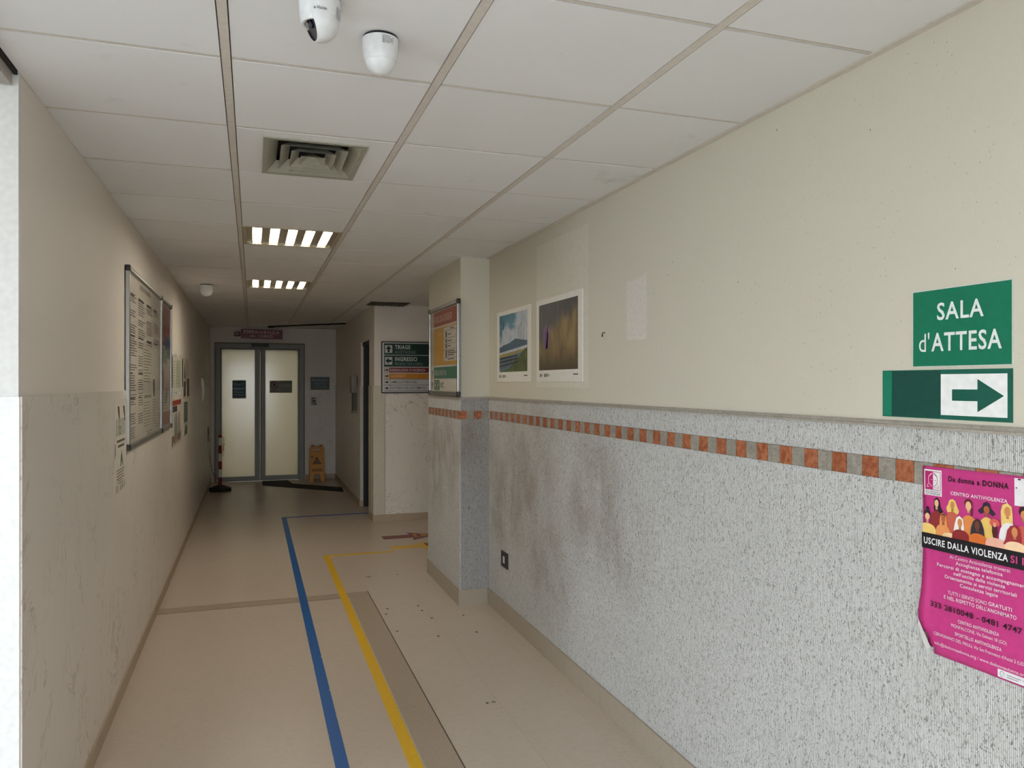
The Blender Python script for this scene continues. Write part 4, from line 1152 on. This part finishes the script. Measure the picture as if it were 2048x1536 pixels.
# logo
B().rect(.006, .058, .397, .462, Z0).build('logo_field', plain(230, 226, 228, .5), t)
B().rect(.0095, .0325, .412, .4575, Z0 + .0003).build('logo_half', plain(186, 28, 108, .5), t)
b = B()
b.bar((.0095, .412), (.055, .412), .0012, Z0 + .0006).bar((.0095, .4575), (.055, .4575), .0012, Z0 + .0006).bar((.0547, .412), (.0547, .4575), .0012, Z0 + .0006).bar((.0098, .412), (.0098, .4575), .0012, Z0 + .0006)
def arc(bb, cx, cy, rx, ry, a0, a1, w, z, n=10):
    pts = [(cx + rx * math.cos(math.radians(a0 + (a1 - a0) * k / n)), cy + ry * math.sin(math.radians(a0 + (a1 - a0) * k / n))) for k in range(n + 1)]
    for p, q in zip(pts[:-1], pts[1:]): bb.bar(p, q, w, z)
arc(b, .0325, .437, .0135, .0165, -95, 95, .0011, Z0 + .0006)
b.bar((.0335, .4535), (.046, .443), .001, Z0 + .0006).bar((.046, .425), (.050, .4175), .001, Z0 + .0006).bar((.036, .4175), (.050, .4175), .001, Z0 + .0006).bar((.037, .436), (.042, .436), .001, Z0 + .0006)
b.build('logo_lines', plain(150, 20, 90, .5), t)
b = B(); arc(b, .0325, .437, .0135, .0165, 95, 265, .0011, Z0 + .0007)
b.bar((.0315, .4535), (.019, .443), .001, Z0 + .0007).bar((.0195, .428), (.0145, .4175), .001, Z0 + .0007).bar((.0145, .4175), (.022, .4195), .001, Z0 + .0007).disc(.0275, .437, .0011, .0011, Z0 + .0007, 8)
b.build('logo_lines', plain(232, 220, 228, .5), t)
text('Da donna a', .0105, .405, .0048, PBk, t, w=.044, z=Z0 + .0004)
text('DONNA', .0105, .3990, .0048, PBk, t, w=.044, z=Z0 + .0004)
B().rect(.250, .312, .403, .465, Z0).build('second_logo_field', plain(230, 228, 232, .5), t)
B().disc(.255, .443, .0018, .0018, Z0 + .0003, 10).disc(.262, .4625, .004, .002, Z0 + .0003, 10).build('second_logo_mark', plain(90, 20, 60, .5), t)
text('Da donna a DONNA', .077, .4375, .0135, PBk, t, w=.159, bold=.03, z=Z0)
text('CENTRO ANTIVIOLENZA', .083, .4055, .0085, PWt, t, w=.150, bold=.022, z=Z0)
# the crowd of faceless women: colour shapes only
SK = {'a': (226, 170, 118), 'b': (206, 138, 84), 'c': (176, 100, 58), 'd': (110, 58, 42), 'e': (234, 186, 140), 'f': (82, 34, 32)}
zz = [Z0]
def shape(pts, c, name='figure_shape'):
    zz[0] += .00006; b = B(); b.poly(pts, zz[0]); return b.build(name, plain(*c, .45), t)
def ell(cx, cy, rx, ry, c, a0=0, a1=360):
    zz[0] += .00006; b = B(); b.disc(cx, cy, rx, ry, zz[0], 20, a0, a1); return b.build('figure_shape', plain(*c, .45), t)
YB = .3005
def torso(cx, w, top, c, y0=YB):
    pts = [(cx - w / 2, y0), (cx + w / 2, y0)]
    for k in range(11):
        a = math.pi * k / 10; pts.append((cx + w / 2 * math.cos(a), max(y0, y0 + (top - y0) * (math.sin(a) ** .6))))
    shape([(max(.001, px), py) for px, py in pts], c)
def head(cx, cy, skin, rx=.0068, ry=.0092, neck=.016):
    shape([(cx - .0034, cy - neck), (cx + .0034, cy - neck), (cx + .0034, cy), (cx - .0034, cy)], tuple(int(q * .86) for q in SK[skin])); ell(cx, cy, rx, ry, SK[skin])
# back row
shape([(.034, .365), (.036, .388), (.043, .394), (.051, .388), (.054, .372), (.066, .352), (.062, .345), (.048, .352), (.036, .358)], (36, 28, 44)); torso(.042, .042, .361, (142, 46, 46)); head(.0425, .379, 'e', .006)
shape([(.071, .372), (.076, .381), (.080, .392), (.089, .396), (.097, .391), (.101, .380), (.107, .368), (.103, .360), (.074, .362)], (230, 200, 110)); torso(.088, .050, .365, (196, 96, 76)); head(.0885, .381, 'b', .006)
ell(.133, .391, .0115, .0115, (104, 30, 46)); shape([(.138, .39), (.145, .38), (.144, .362), (.139, .362)], (104, 30, 46)); torso(.134, .054, .363, (220, 138, 74)); head(.133, .385, 'e', .0078, .011)
shape([(.158, .378), (.170, .389), (.172, .397), (.181, .402), (.190, .397), (.192, .388), (.204, .376), (.196, .370), (.181, .380), (.166, .371)], (44, 36, 56)); torso(.182, .048, .366, (232, 194, 104)); head(.181, .383, 'c', .0075, .009)
shape([(.218, .352), (.217, .385), (.221, .400), (.233, .406), (.244, .399), (.246, .38), (.247, .345), (.238, .352), (.224, .35)], (232, 200, 120)); torso(.237, .052, .362, (234, 230, 232)); head(.2335, .386, 'b', .0078, .0115)
torso(.272, .05, .36, (200, 90, 80)); ell(.272, .392, .011, .012, (60, 30, 30)); head(.272, .385, 'b')
torso(.310, .05, .36, (226, 160, 90)); ell(.310, .392, .011, .012, (36, 28, 44)); head(.310, .385, 'e')
# front row
torso(.016, .052, .326, (240, 204, 118)); ell(.016, .351, .0095, .009, (40, 30, 46)); ell(.0165, .363, .005, .0055, (40, 30, 46)); head(.0165, .343, 'e', .0072, .0085)
torso(.062, .042, .330, (230, 150, 92)); shape([(.052, .325), (.054, .345), (.057, .355), (.063, .359), (.070, .355), (.073, .343), (.075, .325)], (230, 150, 92)); ell(.0635, .351, .0058, .0058, (70, 40, 40)); head(.0635, .344, 'c', .0058, .0098)
torso(.086, .05, .312, (240, 206, 160))
shape([(.092, .315), (.096, .335), (.101, .352), (.110, .358), (.119, .351), (.122, .333), (.121, .312)], (238, 234, 232)); torso(.112, .048, .325, (140, 40, 42)); head(.111, .341, 'b', .0066, .0105)
shape([(.138, .310), (.141, .335), (.148, .352), (.158, .359), (.169, .352), (.175, .335), (.178, .31)], (48, 38, 48)); torso(.159, .048, .324, (216, 112, 48)); head(.158, .343, 'd', .0068, .0105)
ell(.203, .356, .0125, .0095, (214, 92, 82)); shape([(.197, .354), (.209, .354), (.210, .335), (.206, .318), (.200, .318), (.196, .335)], SK['f']); ell(.203, .352, .005, .0055, (232, 150, 128)); torso(.205, .052, .322, (238, 178, 158))
shape([(.224, .312), (.230, .325), (.234, .345), (.242, .356), (.253, .359), (.264, .352), (.268, .330), (.266, .312)], (156, 44, 54)); torso(.254, .054, .322, (244, 208, 168)); head(.252, .343, 'b', .0072, .0115)
torso(.306, .06, .322, (240, 190, 120)); ell(.306, .352, .012, .013, (44, 30, 40)); head(.306, .343, 'c')
# black banner and text
ZB = zz[0] + .0003
B().rect(.0004, PW - .001, .262, YB + .0005, ZB).build('black_banner', plain(22, 20, 26, .4), t)
text('USCIRE DALLA VIOLENZA', .007, .2735, .0165, plain(236, 238, 238, .5), t, w=.229, bold=.02, z=ZB + .0003)
text('SI PUÒ', .2425, .2735, .0165, plain(206, 60, 136, .5), t, w=.075, bold=.02, z=ZB + .0003)
for s, x, y, cap, w, bold, m in (
    ('Al Centro Antiviolenza troverai:', .080, .2492, .0088, .160, 0, PWt), ('Accoglienza telefonica', .097, .2368, .0085, .123, .014, PWt),
    ("Percorsi di sostegno e accompagnamento", .045, .2235, .0085, .243, .014, PWt), ("nell'uscita dalla violenza", .091, .2105, .0085, .135, .014, PWt),
    ('Orientamento ai servizi territoriali', .065, .1978, .0085, .189, .014, PWt), ('Consulenza legale', .108, .1852, .0085, .100, .014, PWt),
    ('TUTTI I SERVIZI SONO', .074, .1602, .0088, .106, 0, PWt), ('GRATUITI', .184, .1612, .0088, .058, .014, PWt),
    ("E NEL RISPETTO DELL'ANONIMATO", .063, .1465, .0088, .190, .012, PWt), ('333 2810048 - 0481 4747', .024, .1182, .0135, .243, .014, PBk),
    ('CENTRO ANTIVIOLENZA', .102, .0968, .0080, .108, .014, PWt), ('MONFALCONE, Via Galvani 18 (GO)', .083, .0828, .0078, .146, 0, PWt),
    ('SPORTELLO ANTIVIOLENZA', .093, .0642, .0080, .123, .014, PWt), ("CERVIGNANO DEL FRIULI, Via San Francesco d'Assisi 2 (UD)", .034, .0495, .0076, .240, 0, PWt),
    ('info@dadonnaadonna.org / www.dadonnaadonna.org', .036, .0262, .0074, .240, 0, PWt)):
    text(s, x, y, cap, m, t, w=w, bold=bold, z=.0045 if x > .06 else .0065)
B().rect(.205, .325, .004, .022, Z0).build('sponsor_strip', plain(226, 224, 228, .5), t)
b = B(); arc(b, .216, .013, .005, .006, 0, 300, .0012, Z0 + .0003); b.rect(.228, .262, .014, .0155, Z0 + .0003).rect(.228, .255, .009, .0105, Z0 + .0003).rect(.266, .30, .014, .0155, Z0 + .0003)
b.build('sponsor_print', plain(120, 118, 126, .5), t)

# print too fine to pick apart
for o in bpy.data.objects:
    if o.type == 'MESH' and o.name.split('.')[0] in ('caption_marks', 'printed_text', 'printed_headings', 'sheet_text', 'small_print', 'list_print', 'label_print', 'sponsor_print', 'print', 'picture_leaves', 'rule_lines'):
        o['kind'] = 'stuff'
